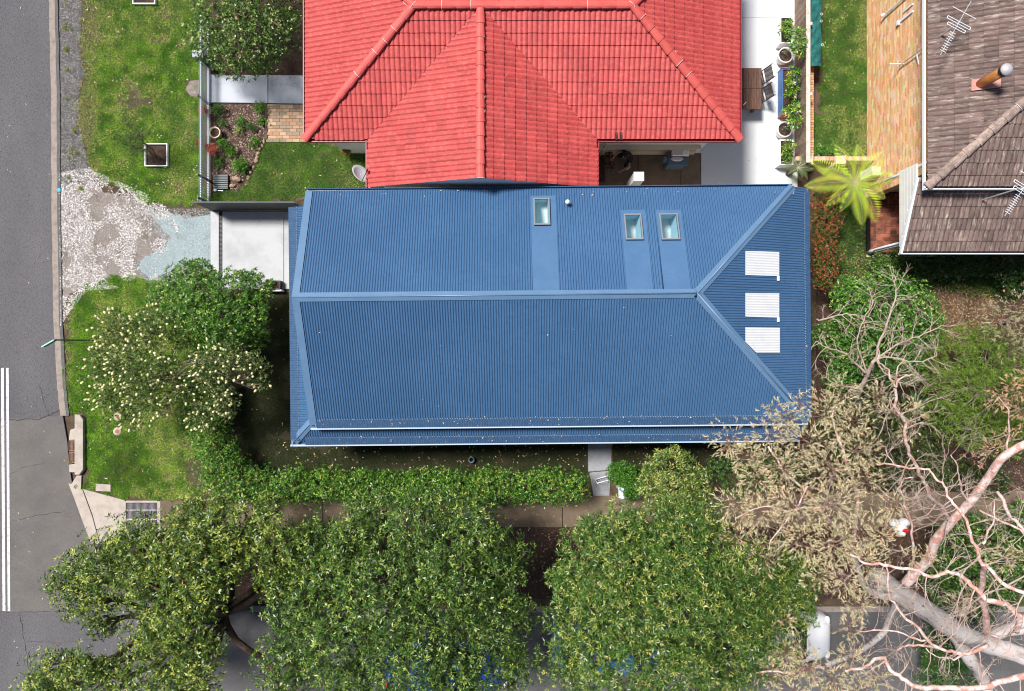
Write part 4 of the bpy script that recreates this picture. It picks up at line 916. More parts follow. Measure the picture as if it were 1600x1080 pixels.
# ---------------------------------------------------------------- foliage generator
def clusters(C, A, n, L, Wd, elev, cols, seed, new=None, newp=.0, drop=.0, shade_mat=None):
    """C (N,3) centres, A (N,3) axes -> leaf quads"""
    r = np.random.default_rng(seed); N = len(C); A = A/np.linalg.norm(A, axis=1, keepdims=True)
    ref = np.tile(np.array([[0.3, 1, .2]]), (N, 1)); t1 = np.cross(A, ref); t1 /= np.linalg.norm(t1, axis=1, keepdims=True)+1e-9; t2_ = np.cross(A, t1)
    ph = (np.arange(n)[None]*2*np.pi/n*1.0+r.uniform(0, 6.28, (N, 1))+r.uniform(-.35, .35, (N, n))); el = np.radians(r.uniform(elev[0], elev[1], (N, n)))
    d = (np.cos(el)*np.cos(ph))[..., None]*t1[:, None]+(np.cos(el)*np.sin(ph))[..., None]*t2_[:, None]+np.sin(el)[..., None]*A[:, None]
    s = np.cross(d, np.broadcast_to(A[:, None], d.shape)); s /= np.linalg.norm(s, axis=2, keepdims=True)+1e-9
    roll = r.uniform(-.9, .9, (N, n))[..., None]; nn = np.cross(s, d); s = s*np.cos(roll)+nn*np.sin(roll)
    Ls = (L*r.uniform(.65, 1.2, (N, n)))[..., None]; Ws = (Wd*r.uniform(.75, 1.2, (N, n)))[..., None]; c = C[:, None]
    V = np.stack([c+d*Ls*.08, c+d*Ls*.5+s*Ws/2, c+d*Ls-np.array([0, 0, 1])*drop*Ls, c+d*Ls*.5-s*Ws/2], 2)
    cc = np.array(cols); k = r.integers(0, len(cc), (N, n)); col = cc[k]*r.uniform(.75, 1.2, (N, n, 1))*r.uniform(.85, 1.12, (N, 1, 1))
    if new is not None:
        sel = (r.random((N, 1)) < newp)[..., None]; col = np.where(sel & (r.random((N, n, 1)) < .6), np.array(new)*r.uniform(.8, 1.15, (N, n, 1)), col)
    V = V.reshape(-1, 3); return V, np.repeat(col.reshape(-1, 3), 4, 0)
def crown_pts(blobs, dens, seed, inner=.55, flat=.8, lump=.16, down=-.25):
    """blobs world (x,y,z,r); returns centres, outward axes"""
    r = np.random.default_rng(seed); Cs = []; As = []
    B = np.array(blobs, float)
    for bi, (x, y, z, R) in enumerate(blobs):
        N = int(dens*R*R*6.28)
        d = r.normal(size=(N*2, 3)); d /= np.linalg.norm(d, axis=1, keepdims=True); d = d[d[:, 2] > down][:N]
        rad = R*(1-r.random(len(d))**1.7*(1-inner)); ln = 1+lump*(vnoise(d[:, 0]*3+bi*7.1, d[:, 1]*3+d[:, 2]*2, .5, seed+bi)*2-1)+lump*.6*(vnoise(d[:, 0]*3+bi*3.3, d[:, 1]*3-d[:, 2]*2, .21, seed+bi+50)*2-1)
        p = d*(rad*ln)[:, None]; p[:, 2] *= flat; p += np.array([x, y, z])
        keep = np.ones(len(p), bool)
        for bj in range(len(B)):
            if bj == bi: continue
            q = (p-B[bj, :3])/np.array([1, 1, flat])/B[bj, 3]; keep &= (np.linalg.norm(q, axis=1) > .72) | (r.random(len(p)) < .12)
        Cs.append(p[keep]); As.append(d[keep])
    return np.concatenate(Cs), np.concatenate(As)
def wblobs(bl): 
    out = []
    for px, py, z, r in bl: q = P(px, py, z); out.append((q.x, q.y, q.z, r*(H-z)/F))
    return out
def limb(b, p0, p1, r0, r1, wob=.12, n=7, sides=7):
    p0, p1 = Vector(p0), Vector(p1); L = (p1-p0).length; pts = []; rr = []
    ph = random.uniform(0, 6)
    for i in range(n+1):
        t = i/n; q = p0.lerp(p1, t)+Vector((math.sin(t*5+ph), math.cos(t*4+ph*2), math.sin(t*3+ph)*.4))*wob*L*math.sin(math.pi*t)*.6
        pts.append(q); rr.append(r0+(r1-r0)*t)
    b.tube(pts, rr, sides, cap=False)
    return pts
def leafobj(name, pts, parent, m=None, **k):
    C, A = pts; V, c = clusters(C, A, **k); q = np.arange(len(V)).reshape(-1, 4)
    return fast(name, V, q, c, m or m_leaf, parent, off=tuple(parent.location) if parent is not None else (0, 0, 0))
def tree(name, label, cat, base, blobs, dens, seed, trunk_r=.16, up=.55, mleaf=None, inner=.55, flat=.8, group=None, lump=.16, twigs=True, barkm=None, down=-.25, **leaf):
    W_ = wblobs(blobs); b0 = Vector(base); t = thing(name, label, cat, b0, group)
    C, A = crown_pts(W_, dens, seed, inner, flat, lump, down); A = A+np.array([0, 0, up])
    leafobj('crown', (C, A), t, mleaf, seed=seed+1, **leaf)
    b = MB(); cz = sum(w[2] for w in W_)/len(W_); cx = sum(w[0] for w in W_)/len(W_); cy = sum(w[1] for w in W_)/len(W_)
    fork = Vector((b0.x+(cx-b0.x)*.25, b0.y+(cy-b0.y)*.25, max(.25, cz*.42))); limb(b, b0-Vector((0, 0, .02)), fork, trunk_r, trunk_r*.8, .06)
    for x, y, z, R in W_:
        pts = limb(b, fork, (x, y, z), trunk_r*.55, trunk_r*.22, .14)
        if twigs:
            for k in range(6):
                a = random.uniform(0, 6.28); e = Vector((x+math.cos(a)*R*.75, y+math.sin(a)*R*.75, z+random.uniform(-.1, .45)*R)); limb(b, pts[random.randint(4, 7)], e, trunk_r*.22, trunk_r*.07, .15, 5, 5)
    b.build('trunk', barkm or m_bark, t, True)
    return t
G1 = [(.055, .11, .012), (.10, .17, .022), (.026, .062, .008), (.17, .235, .035)]
# ---- three street trees along the bottom
tree('street_tree', 'wide ragged glossy leaved tree overhanging the street corner, bare limbs at its middle', 'tree', P(385, 945), [
    (118, 905, 4.2, 42), (165, 880, 4.6, 48), (140, 940, 4.1, 34), (160, 975, 3.9, 22), (225, 850, 4.8, 50), (235, 910, 5.0, 55), (290, 860, 5.2, 52), (300, 830, 4.8, 42), (350, 830, 5.0, 45), (400, 830, 4.8, 45), (440, 850, 4.9, 45), (480, 845, 4.3, 32),
    (310, 920, 5.3, 48), (280, 970, 5.2, 52), (240, 1000, 4.6, 44), (310, 1020, 5.0, 44), (90, 1050, 4.2, 42), (60, 1085, 4.0, 34), (140, 1050, 4.4, 40), (190, 1060, 4.2, 36), (260, 1070, 4.5, 40), (345, 880, 5.0, 38), (430, 905, 4.6, 34), (310, 1090, 4.4, 36), (470, 900, 4.4, 36), (420, 790, 4.2, 22), (300, 795, 4.0, 22), (345, 790, 3.9, 22), (440, 1090, 4.0, 22)],
    88, 101, trunk_r=.24, inner=.4, lump=.36, mleaf=m_gleaf, n=7, L=.132, Wd=.037, elev=(-10, 45), cols=G1, new=(.38, .43, .08), newp=.28, drop=.12, down=-.1)
tree('street_tree', 'broad glossy dark green tree in the middle of the footpath row', 'tree', P(640, 905), [
    (470, 960, 5.0, 52), (450, 1040, 4.6, 52), (520, 890, 5.2, 58), (560, 840, 4.8, 46), (530, 1000, 5.6, 66), (600, 930, 6.0, 72), (560, 1070, 5.2, 64), (650, 850, 5.2, 56), (640, 1020, 6.0, 72), (700, 920, 6.0, 70), (740, 850, 5.2, 56), (770, 900, 5.0, 50), (760, 970, 5.4, 60), (720, 1060, 5.4, 64), (800, 1040, 4.6, 40), (790, 870, 4.4, 38), (600, 800, 4.0, 34), (690, 795, 4.2, 34), (570, 795, 3.9, 26), (740, 800, 4.0, 28), (810, 960, 4.4, 34), (650, 790, 4.0, 26), (500, 830, 4.4, 30)],
    88, 111, trunk_r=.24, inner=.4, lump=.36, mleaf=m_gleaf, n=7, L=.128, Wd=.034, elev=(-5, 50), cols=[(.042, .10, .013), (.075, .15, .02), (.018, .052, .008), (.13, .21, .035)], new=(.29, .38, .07), newp=.22, drop=.12, down=-.1)
tree('street_tree', 'dense round crowned tree with yellow centred leaf rosettes right of the mulch gap', 'tree', P(1010, 870), [
    (930, 870, 5.0, 58), (910, 950, 5.0, 58), (900, 1030, 4.8, 52), (990, 850, 5.6, 66), (985, 930, 6.2, 80), (975, 1020, 6.0, 76), (1060, 870, 5.8, 68), (1070, 950, 6.4, 82), (1060, 1040, 6.0, 76), (1130, 900, 5.6, 64), (1140, 980, 5.6, 68), (1120, 1060, 5.4, 62), (1190, 940, 4.8, 52), (1200, 1010, 4.6, 50), (1190, 880, 4.6, 44), (925, 826, 4.4, 28), (1055, 806, 4.6, 38), (990, 822, 4.4, 30), (1240, 950, 4.0, 36), (1250, 900, 4.0, 34), (1100, 820, 4.6, 40), (875, 900, 4.2, 22)],
    92, 121, trunk_r=.26, inner=.45, lump=.26, mleaf=m_gleaf, n=8, L=.138, Wd=.029, elev=(0, 50), cols=[(.050, .125, .014), (.085, .17, .022), (.024, .07, .010), (.14, .225, .04)], new=(.36, .38, .09), newp=.28, drop=.1, down=-.1)
tree('shrub', 'round glossy bush with yellow rosettes just inside the hedge gap, below the roof', 'shrub', P(1040, 745), [(1045, 745, 2.4, 46), (1085, 755, 2.3, 28), (1018, 756, 2.2, 22), (1040, 770, 2.2, 36), (1050, 725, 2.3, 28)],
    70, 131, trunk_r=.06, mleaf=m_gleaf, n=7, L=.14, Wd=.032, elev=(0, 50), cols=[(.10, .18, .03), (.15, .24, .04), (.06, .125, .02)], new=(.42, .44, .12), newp=.55, drop=.1)
# ---- hedge
hb = []
for i in range(33): hb.append((345+i*17.3, 760+random.uniform(-4, 4), 1.0+random.uniform(-.12, .15), 23.5+random.uniform(-3, 3)))
for px, py, r in ((345, 735, 30), (340, 712, 28), (335, 690, 28), (322, 668, 28), (318, 645, 28), (322, 622, 26), (365, 748, 28), (355, 725, 22), (320, 600, 26)): hb.append((px, py, 1.05, r))
hd = thing('hedge', 'clipped bright green hedge wrapping the lower left side of the blue roofed house', 'hedge', P(340, 757))
HW = wblobs(hb); C, A = crown_pts(HW, 260, 141, .55, 1.25, .42, -.6)
leafobj('foliage', (C, A+np.array([0, 0, .7])), hd, m_gleaf, n=5, L=.075, Wd=.034, elev=(0, 60), cols=[(.045, .15, .012), (.08, .22, .02), (.022, .085, .008), (.14, .30, .03)], seed=142, new=(.36, .42, .07), newp=.2, drop=.1)
b = MB()
for x, y, z, R in HW[::1]: 
    for k in range(3): limb(b, (x+random.uniform(-.2, .2), y+random.uniform(-.1, .1), 0), (x+random.uniform(-.3, .3), y+random.uniform(-.2, .2), 1.0), .02, .008, .1, 4, 5)
b.build('stem', m_bark, hd)
tree('shrub', 'small green hedge bush beside the letterbox', 'shrub', P(980, 748), [(978, 742, .9, 20), (962, 738, .8, 16), (985, 762, .9, 20)], 300, 145, trunk_r=.03, mleaf=m_gleaf, n=5, L=.07, Wd=.032, elev=(0, 60), cols=[(.055, .17, .012), (.09, .24, .02), (.035, .12, .01)], twigs=False)
# ---- left shrubs
tree('shrub', 'large dark green shrub with purple buds beside the concrete driveway', 'shrub', P(345, 480), [(300, 445, 2.0, 38), (265, 470, 1.7, 34), (320, 480, 2.3, 44), (365, 455, 2.2, 36), (395, 455, 1.9, 30), (350, 500, 2.3, 42), (385, 490, 2.1, 36), (300, 510, 1.9, 38), (345, 540, 1.8, 34), (395, 520, 1.6, 26), (315, 430, 1.9, 24)],
    130, 151, trunk_r=.07, mleaf=m_gleaf, n=7, L=.11, Wd=.036, elev=(0, 55), cols=[(.06, .17, .015), (.10, .24, .025), (.03, .09, .01)], new=(.28, .40, .07), newp=.25, drop=.15)
W0 = [(190, 520, 2.6, 46), (235, 510, 2.8, 42), (170, 570, 2.6, 42), (215, 570, 3.0, 55), (265, 560, 3.0, 50), (180, 620, 2.3, 40), (235, 620, 2.6, 48), (290, 600, 2.8, 40), (330, 570, 2.9, 40), (360, 560, 2.8, 34), (395, 570, 2.6, 30), (345, 610, 2.6, 40), (320, 650, 2.2, 30), (355, 640, 2.2, 22), (270, 510, 2.4, 26), (410, 600, 2.3, 14), (205, 652, 2.0, 22)]
W0 = [(a, c, z, r*.80) for a, c, z, r in W0 if (a, c) not in ((290, 600), (265, 560), (270, 510))]+[(262, 575, 2.8, 26), (285, 610, 2.5, 22)]
bb = tree('bottlebrush_bush', 'grey green bush dotted with cream bottlebrush flowers over the corner verge', 'bush', P(265, 590), W0, 115, 161, trunk_r=.045, inner=.35, lump=.55, n=9, L=.10, Wd=.020, elev=(0, 70), cols=[(.06, .11, .025), (.11, .17, .045), (.03, .065, .015), (.24, .29, .12)], new=(.5, .5, .2), newp=.16, barkm=m_twig, down=-.05)
C, A = crown_pts(wblobs(W0), 13, 163, .9, .8, .35, .0); b = MB()
for c, a in zip(C, A):
    a = Vector(a)+Vector((0, 0, .4)); a.normalize(); p = Vector(c)+a*.03; L = random.uniform(.06, .13)
    b.tube([p, p+a*L*.15, p+a*L*.6, p+a*L], [.016, .042, .038, .012], 6)
tag(b.build('flower', m_flower, bb, True), kind='stuff')
tree('shrub', 'big leafy green shrub behind the picket fence at the top of the photograph', 'shrub', P(385, 45), [(350, 20, 2.0, 48), (400, 15, 2.2, 55), (335, 60, 1.8, 42), (385, 60, 2.2, 50), (425, 50, 2.0, 42), (360, 90, 1.7, 34), (410, 88, 1.7, 32), (440, 10, 1.9, 36), (340, -20, 1.9, 45), (400, -30, 2.0, 50)],
    95, 171, trunk_r=.09, mleaf=m_gleaf, lump=.25, n=6, L=.095, Wd=.042, elev=(0, 55), cols=[(.07, .15, .02), (.11, .20, .03), (.035, .08, .012)], new=(.34, .42, .12), newp=.3, drop=.1)
# ---- right hand shrubs
tree('shrub', 'bright green rounded shrub half covered by bare branches east of the blue roof', 'shrub', P(1370, 510), [(1340, 480, 1.6, 44), (1380, 470, 1.8, 50), (1420, 490, 1.8, 48), (1440, 520, 1.5, 34), (1390, 530, 1.8, 52), (1340, 520, 1.6, 40), (1320, 455, 1.2, 24), (1400, 560, 1.5, 44), (1330, 560, 1.3, 38), (1430, 560, 1.3, 30), (1300, 530, 1.2, 30), (1310, 590, 1.1, 24)],
    170, 181, trunk_r=.07, mleaf=m_gleaf, n=6, L=.075, Wd=.034, elev=(0, 55), cols=[(.06, .20, .02), (.10, .28, .035), (.035, .12, .012)], new=(.35, .45, .10), newp=.2)
tree('shrub', 'feathery fine leaved green shrub at the right edge below the compost patch', 'shrub', P(1530, 610), [(1490, 560, 2.0, 36), (1540, 560, 2.2, 44), (1590, 570, 2.2, 44), (1500, 610, 2.3, 42), (1550, 620, 2.5, 48), (1600, 620, 2.4, 44), (1520, 670, 2.2, 40), (1560, 680, 2.0, 36), (1480, 590, 1.9, 26), (1500, 530, 1.8, 26), (1545, 530, 1.8, 24), (1462, 570, 1.8, 26), (1470, 620, 1.8, 28), (1480, 650, 1.8, 28), (1465, 600, 1.6, 24), (1600, 680, 2.0, 30)],
    80, 191, trunk_r=.07, inner=.5, lump=.4, n=12, L=.14, Wd=.014, elev=(10, 80), cols=[(.12, .22, .03), (.19, .31, .04), (.07, .14, .02), (.26, .36, .07)], barkm=m_twig)
ph = tree('photinia_hedge', 'row of red tipped photinia bushes against the east end of the blue roof', 'hedge', P(1290, 370), [(1288, 300+i*17, 1.3+random.uniform(-.1, .1), 19) for i in range(9)]+[(1305, 340, 1.0, 14), (1304, 400, 1.0, 15)], 260, 201, trunk_r=.03, twigs=False, mleaf=m_gleaf, n=6, L=.075, Wd=.026, elev=(10, 65),
     cols=[(.04, .10, .015), (.07, .15, .02), (.03, .07, .01), (.20, .07, .03)], new=(.50, .11, .05), newp=.34, lump=.4)
for i, (lb, bl, de, sd_, cols, new, nwp, L_) in enumerate([
    ('low dark green shrub under the lower brown roof edge', [(1400, 415, .7, 24), (1380, 410, .6, 18), (1425, 425, .6, 22)], 170, 211, [(.05, .11, .02), (.09, .16, .03)], (.3, .38, .08), .15, .09),
    ('dark shrubbery with few red flowers along the brown house', [(1460, 410, .8, 26), (1490, 412, .8, 26), (1520, 408, .8, 24), (1445, 425, .6, 18)], 150, 213, [(.03, .07, .015), (.05, .10, .02)], (.14, .2, .04), .1, .08),
    ('camellia bush with pink flowers at the right edge below the brown roof', [(1570, 415, .9, 26), (1595, 425, .9, 28), (1580, 440, .7, 20)], 150, 215, [(.035, .08, .015), (.05, .11, .02)], (.85, .24, .2), .10, .07),
    ('green ground shrub between the footpath and the gum tree limb', [(1490, 850, .8, 36), (1530, 840, .8, 40), (1570, 850, .9, 44), (1600, 880, .9, 44), (1540, 890, .9, 44), (1500, 900, .8, 40), (1460, 890, .7, 28), (1560, 920, .8, 30), (1480, 930, .7, 26), (1590, 810, .7, 28)], 120, 217, [(.05, .12, .02), (.08, .18, .03), (.03, .08, .015)], (.24, .38, .06), .2, .10),
    ('dark leafy shrub on the street side of the gum tree trunk', [(1460, 1000, .9, 26), (1475, 1030, .9, 30), (1455, 1050, .8, 24), (1500, 1060, .8, 30), (1530, 960, .7, 20)], 130, 219, [(.04, .10, .02), (.06, .14, .025)], (.2, .3, .06), .12, .10),
    ('dark undergrowth beside the footpath left of the bare pink limb', [(1340, 590, .6, 30), (1370, 640, .6, 30), (1350, 690, .5, 26), (1400, 690, .5, 28), (1380, 740, .5, 24), (1440, 700, .6, 30), (1470, 740, .5, 26), (1310, 640, .6, 30), (1320, 600, .6, 30), (1290, 680, .5, 26), (1320, 720, .5, 28), (1430, 740, .5, 26), (1510, 745, .5, 26), (1550, 750, .5, 26), (1400, 640, .6, 26), (1460, 660, .6, 26)], 130, 221, [(.045, .08, .018), (.07, .10, .025), (.03, .05, .014)], (.2, .22, .07), .1, .09),
    ('dark green shrubs under the grey leaved gum crown inside the lot corner', [(1150, 745, .9, 30), (1190, 740, .9, 34), (1235, 735, .9, 34), (1120, 735, .8, 20)], 120, 223, [(.04, .10, .02), (.06, .13, .025)], (.2, .3, .06), .12, .08),
    ('small leafy plants at the near end of the side lawn', [(1280, 238, .4, 10), (1295, 240, .4, 10), (1305, 236, .4, 8)], 300, 225, [(.06, .17, .02), (.09, .24, .03)], (.2, .35, .06), .2, .07)]):
    tree('shrub', lb, 'shrub', P(bl[0][0], bl[0][1]), bl, de, sd_, trunk_r=.03, twigs=False, mleaf=m_gleaf, n=6, L=L_, Wd=L_*.4, elev=(0, 60), cols=cols, new=new, newp=nwp, lump=.3)
# ---- garden bed plants by the fence
for i, (px, py, r, lb, cols, L_, z) in enumerate([
    (345, 175, 10, 'small dark shrub just below the entry path by the picket fence', [(.04, .11, .02), (.07, .16, .03)], .07, .3), (352, 195, 8, 'small green shrub above the cream pot', [(.05, .12, .02), (.08, .17, .03)], .06, .25),
    (380, 192, 8, 'bright green clump in the middle of the bark bed', [(.07, .2, .03), (.1, .26, .04)], .07, .2), (395, 200, 7, 'dark leafy clump at the right of the bark bed', [(.05, .14, .03), (.08, .2, .04)], .07, .2), (375, 207, 7, 'pale yellow green clump in the bark bed', [(.2, .32, .06), (.3, .4, .1)], .07, .15),
    (410, 172, 10, 'bushy green plant at the bed corner next to the entry path', [(.07, .2, .02), (.1, .26, .03)], .07, .3), (353, 228, 9, 'green tuft right of the fence below the cream pot', [(.07, .18, .02), (.1, .24, .03)], .08, .25), (365, 240, 9, 'green tuft near the middle of the lower bark bed', [(.07, .18, .02), (.1, .24, .03)], .08, .25),
    (378, 262, 12, 'grassy green clump above the garden rocks', [(.08, .22, .03), (.13, .3, .04)], .09, .25), (413, 192, 7, 'thin green plant along the timber bed edging', [(.07, .2, .02), (.1, .26, .03)], .07, .2),
    (326, 178, 7, 'red leaved plant poking through the picket fence', [(.5, .09, .07), (.4, .12, .08)], .08, .5), (338, 238, 8, 'tall red leaved plant inside the picket fence', [(.55, .12, .09), (.4, .14, .08)], .09, .5), (320, 230, 5, 'small crimson leaved sprig at the fence base', [(.5, .06, .08)], .06, .5),
    (545, 240, 10, 'brown leaved plant with a yellow bloom at the inner corner of the red roof', [(.12, .12, .03), (.3, .2, .06)], .09, .4), (325, 318, 9, 'leafy weed at the end of the picket fence', [(.07, .2, .02), (.12, .28, .03)], .07, .15),
    (345, 255, 8, 'dark green sprawling plant beside the picket fence', [(.05, .13, .02), (.08, .18, .03)], .08, .2), (400, 225, 9, 'low grassy fringe along the stone edging', [(.07, .2, .02), (.1, .26, .03)], .07, .15)]):
    b0 = P(px, py); t = thing('garden_plant', lb, 'plant', b0); C, A = crown_pts([(b0.x, b0.y, z*.8, r/44.4)], 260, 300+i, .3, .8, .3, -.1)
    leafobj('foliage', (C, A+np.array([0, 0, .5])), t, m_leaf, seed=301+i, n=5, L=L_, Wd=L_*.4, elev=(10, 70), cols=cols, drop=.1)
    b = MB(); 
    for k in range(4): limb(b, b0, (b0.x+random.uniform(-.12, .12), b0.y+random.uniform(-.12, .12), z), .01, .005, .1, 3, 5)
    b.build('stem', m_bark, t)
# weeds on the road shoulder and gutter line
ORD = ['topmost', 'second', 'third', 'fourth', 'fifth', 'sixth', 'seventh', 'eighth', 'ninth', 'tenth', 'eleventh', 'twelfth', 'lowest']
for i, (px, py) in enumerate([(105, 8), (103, 44), (111, 46), (105, 78), (107, 110), (106, 155), (118, 205), (112, 236), (120, 240), (128, 245), (108, 248), (109, 278), (127, 296), (117, 690), (121, 760), (110, 722)]):
    b0 = P(px, py); C, A = crown_pts([(b0.x, b0.y, .03, random.uniform(.05, .12))], 500, 340+i, .2, .6, .3, .0)
    V, c = clusters(C, A+np.array([0, 0, .3]), n=5, L=.05, Wd=.014, elev=(0, 60), cols=[(.22, .30, .04), (.34, .38, .07)], seed=341+i)
    o = fast('weed', V-np.array(b0), np.arange(len(V)).reshape(-1, 4), c, m_leaf); o.location = b0
    tag(o, ('yellow green weed tuft in the gritty road shoulder, %s counting down from the top' % ORD[i]) if i < 13 else ('yellow green weed %s' % ['at the upper bar grate of the storm drain', 'by the lower end of the storm drain kerb', 'by the lower bar grate of the storm drain'][i-13]), 'weed', 'weeds on the road shoulder' if i < 13 else 'weeds around the storm drain')
# ---- tree ferns
def fern(px, py, z, R, nf, seed, label, col, name='tree_fern', cat='tree fern', base=None):
    r = random.Random(seed); T = P(px, py, z); t = thing(name, label, cat, (T.x, T.y, 0)); b = MB(); b.tube([(T.x, T.y, 0), (T.x, T.y, z*.5), (T.x, T.y, z)], [.10, .08, .09], 9); b.build('trunk', m_bark, t, True)
    for k in range(nf):
        a = 6.283*k/nf+r.uniform(-.2, .2); L = R*r.uniform(.72, 1.15); e = Vector((math.cos(a), math.sin(a), 0)); s_ = Vector((-e.y, e.x, 0)); V = []; f = []; C = []; N = 26
        lift = r.uniform(.25, .55); bend = r.uniform(-.12, .12); tl = r.uniform(-.25, .25)
        def pos(u): return T+e*L*u+s_*bend*L*u*u+Vector((0, 0, lift*L*(u*1.3-1.55*u*u)))
        for i in range(N):
            u = (i+1)/N; p = pos(u); q = pos(u-1/N); dr_ = (p-q).normalized(); wl_ = L*.25*math.sin(math.pi*min(1, u*.88+.10))**.8
            for sg in (-1, 1):
                d2 = (s_*sg*1.0+dr_*.55+Vector((0, 0, tl*sg-.12))).normalized(); hw = L/N*.27; nidx = len(V); c = tuple(x*r.uniform(.75, 1.2) for x in col)
                V += [p-dr_*hw*.6, p+d2*wl_*.5-dr_*hw, p+d2*wl_-Vector((0, 0, .1*wl_)), p+d2*wl_*.5+dr_*hw]; f.append((nidx, nidx+1, nidx+2, nidx+3)); C += [c]*4
        b = MB(); b.v = [tuple(v) for v in V]; b.f = f; b.c = C; fo = b.build('frond', m_leaf, t)
        st = MB(); st.tube([pos(j/6)-Vector((0, 0, .004)) for j in range(7)], [.012, .01, .009, .008, .006, .005, .003], 5); st.build('midrib', m_twig, fo); fo.children[0].location = (0, 0, 0)
    return t
fern(1335, 285, 2.0, 1.35, 13, 5, 'bright lime green tree fern at the corner of the garden wall', (.50, .62, .07))
fern(1247, 262, .9, .5, 10, 8, 'small grey green fern at the end of the timber fence', (.16, .26, .10), 'fern', 'fern')
# yucca
T = P(1430, 630, .5); t = thing('spiky_plant', 'dark green spiky rosette plant with a tan flower head near the pink limb', 'plant', P(1430, 630)); C = np.array([[T.x, T.y, .45]]*9); A = np.random.default_rng(4).normal(size=(9, 3))*.25+np.array([0, 0, 1])
leafobj('foliage', (C, A), t, m_gleaf, seed=9, n=11, L=.62, Wd=.04, elev=(5, 55), cols=[(.04, .13, .03), (.07, .2, .04)], drop=.25)
b = MB(); b.tube([(T.x, T.y, 0), (T.x, T.y, .45)], [.05, .04], 7); b.build('stem', m_bark, t)
b = MB(); q = P(1431, 633, .95); b.ball(q, .10, .10, .08, 10, 6, .3); q2 = P(1447, 650, 1.0); b.ball(q2, .16, .09, .07, 10, 6, .35); b.build('flower_head', M_('tan_flower', (.58, .42, .2), .9, (.4, .27, .1), 25, .4, .6), t)
# ---------------------------------------------------------------- gum tree
gum = thing('gum_tree', 'huge pale barked gum tree with twisting pink limbs and grey olive foliage', 'tree', P(1375, 908))
def poly(b, pts, r0, r1, sides=9, m=None, sub=4, wob=.0):
    W_ = [P(*p) for p in pts]; out = []; n = len(W_)
    for i in range(n-1):
        p0 = W_[max(i-1, 0)]; p1 = W_[i]; p2 = W_[i+1]; p3 = W_[min(i+2, n-1)]
        for k in range(sub):
            t = k/sub; out.append(.5*((2*p1)+(p2-p0)*t+(2*p0-5*p1+4*p2-p3)*t*t+(3*p1-p0-3*p2+p3)*t**3))
    out.append(W_[-1]); N = len(out)
    ph_ = random.uniform(0, 6)
    if r0 < .1: out = [q+Vector((math.sin(i*1.15+ph_)+.6*math.sin(i*2.3+ph_*2), math.cos(i*.95+ph_)+.6*math.cos(i*2.7), .4*math.sin(i*1.7)))*.028 for i, q in enumerate(out)]
    rr = [(r0+(r1-r0)*i/(N-1))*random.uniform(.93, 1.07) for i in range(N)]
    b.tube(out, rr, sides); return out, rr
def twig(b, p, d, L, r, depth, rng, spread=.8, tips=None, upb=.0):
    n = 4; pts = [p]; q = p; dd = d.normalized()
    for i in range(n):
        dd = (dd+Vector((rng.uniform(-1, 1), rng.uniform(-1, 1), rng.uniform(-.5, .5)+upb))*.28).normalized(); q = q+dd*L/n; pts.append(q)
    b.tube(pts, [r*(1-.55*i/n) for i in range(n+1)], 5 if r > .015 else 4, cap=False)
    if tips is not None and depth <= 1: tips.append((pts[-1], dd)); 
    if tips is not None and depth <= 1: tips.append((pts[2], dd))
    if depth > 0:
        for k in range(rng.choice((2, 3, 3))):
            i = rng.randint(2, n); a = Vector((rng.uniform(-1, 1), rng.uniform(-1, 1), rng.uniform(-.5, .5)))*spread
            twig(b, pts[i], dd+a, L*rng.uniform(.55, .8), r*.55, depth-1, rng, spread, tips, upb)
b = MB()
tp, tr_ = poly(b, [(1372, 905, 0), (1381, 912, .4), (1400, 924, 1.0), (1446, 953, 2.6), (1488, 981, 3.95), (1532, 1003, 5.0), (1590, 1022, 5.8), (1680, 1060, 6.4)], .40, .20, 18, sub=6)
b.build('trunk', m_gum, gum, True)
big = MB(); pinklimb = MB()
for pts, r0, r1 in ((([(1415, 912, 1.7), (1432, 893, 2.0), (1452, 872, 2.4), (1462, 845, 2.8), (1482, 820, 3.2), (1515, 785, 3.8), (1545, 745, 4.4), (1570, 712, 5.0), (1620, 685, 5.5)]), .165, .10),
    ([(1490, 985, 4.0), (1515, 1030, 4.2), (1535, 1060, 4.6), (1550, 1100, 5.0)], .20, .14), ([(1532, 1003, 5.0), (1570, 985, 5.2), (1600, 970, 5.6), (1640, 940, 5.8)], .17, .12),
    ([(1400, 945, 1.6), (1390, 965, 2.6), (1383, 985, 3.2), (1362, 1005, 3.6), (1335, 1022, 4.0), (1290, 1040, 4.4)], .11, .06), ([(1400, 932, 1.3), (1375, 930, 1.8), (1350, 915, 2.4), (1342, 890, 3.0), (1330, 860, 3.6)], .14, .06),
    ([(1530, 1000, 5.0), (1555, 990, 4.6), (1600, 985, 4.8), (1640, 975, 5)], .13, .1), ([(1545, 995, 5.0), (1538, 955, 5.5), (1533, 915, 6.0), (1540, 880, 6.4)], .09, .06)): poly(pinklimb if pts[0][0] in (1415, 1545) else big, pts, r0, r1, 12)
pinklimb.build('limb', m_pink, gum, True)
big.build('limb', m_gum, gum, True)
pk_ = MB(); paths = []
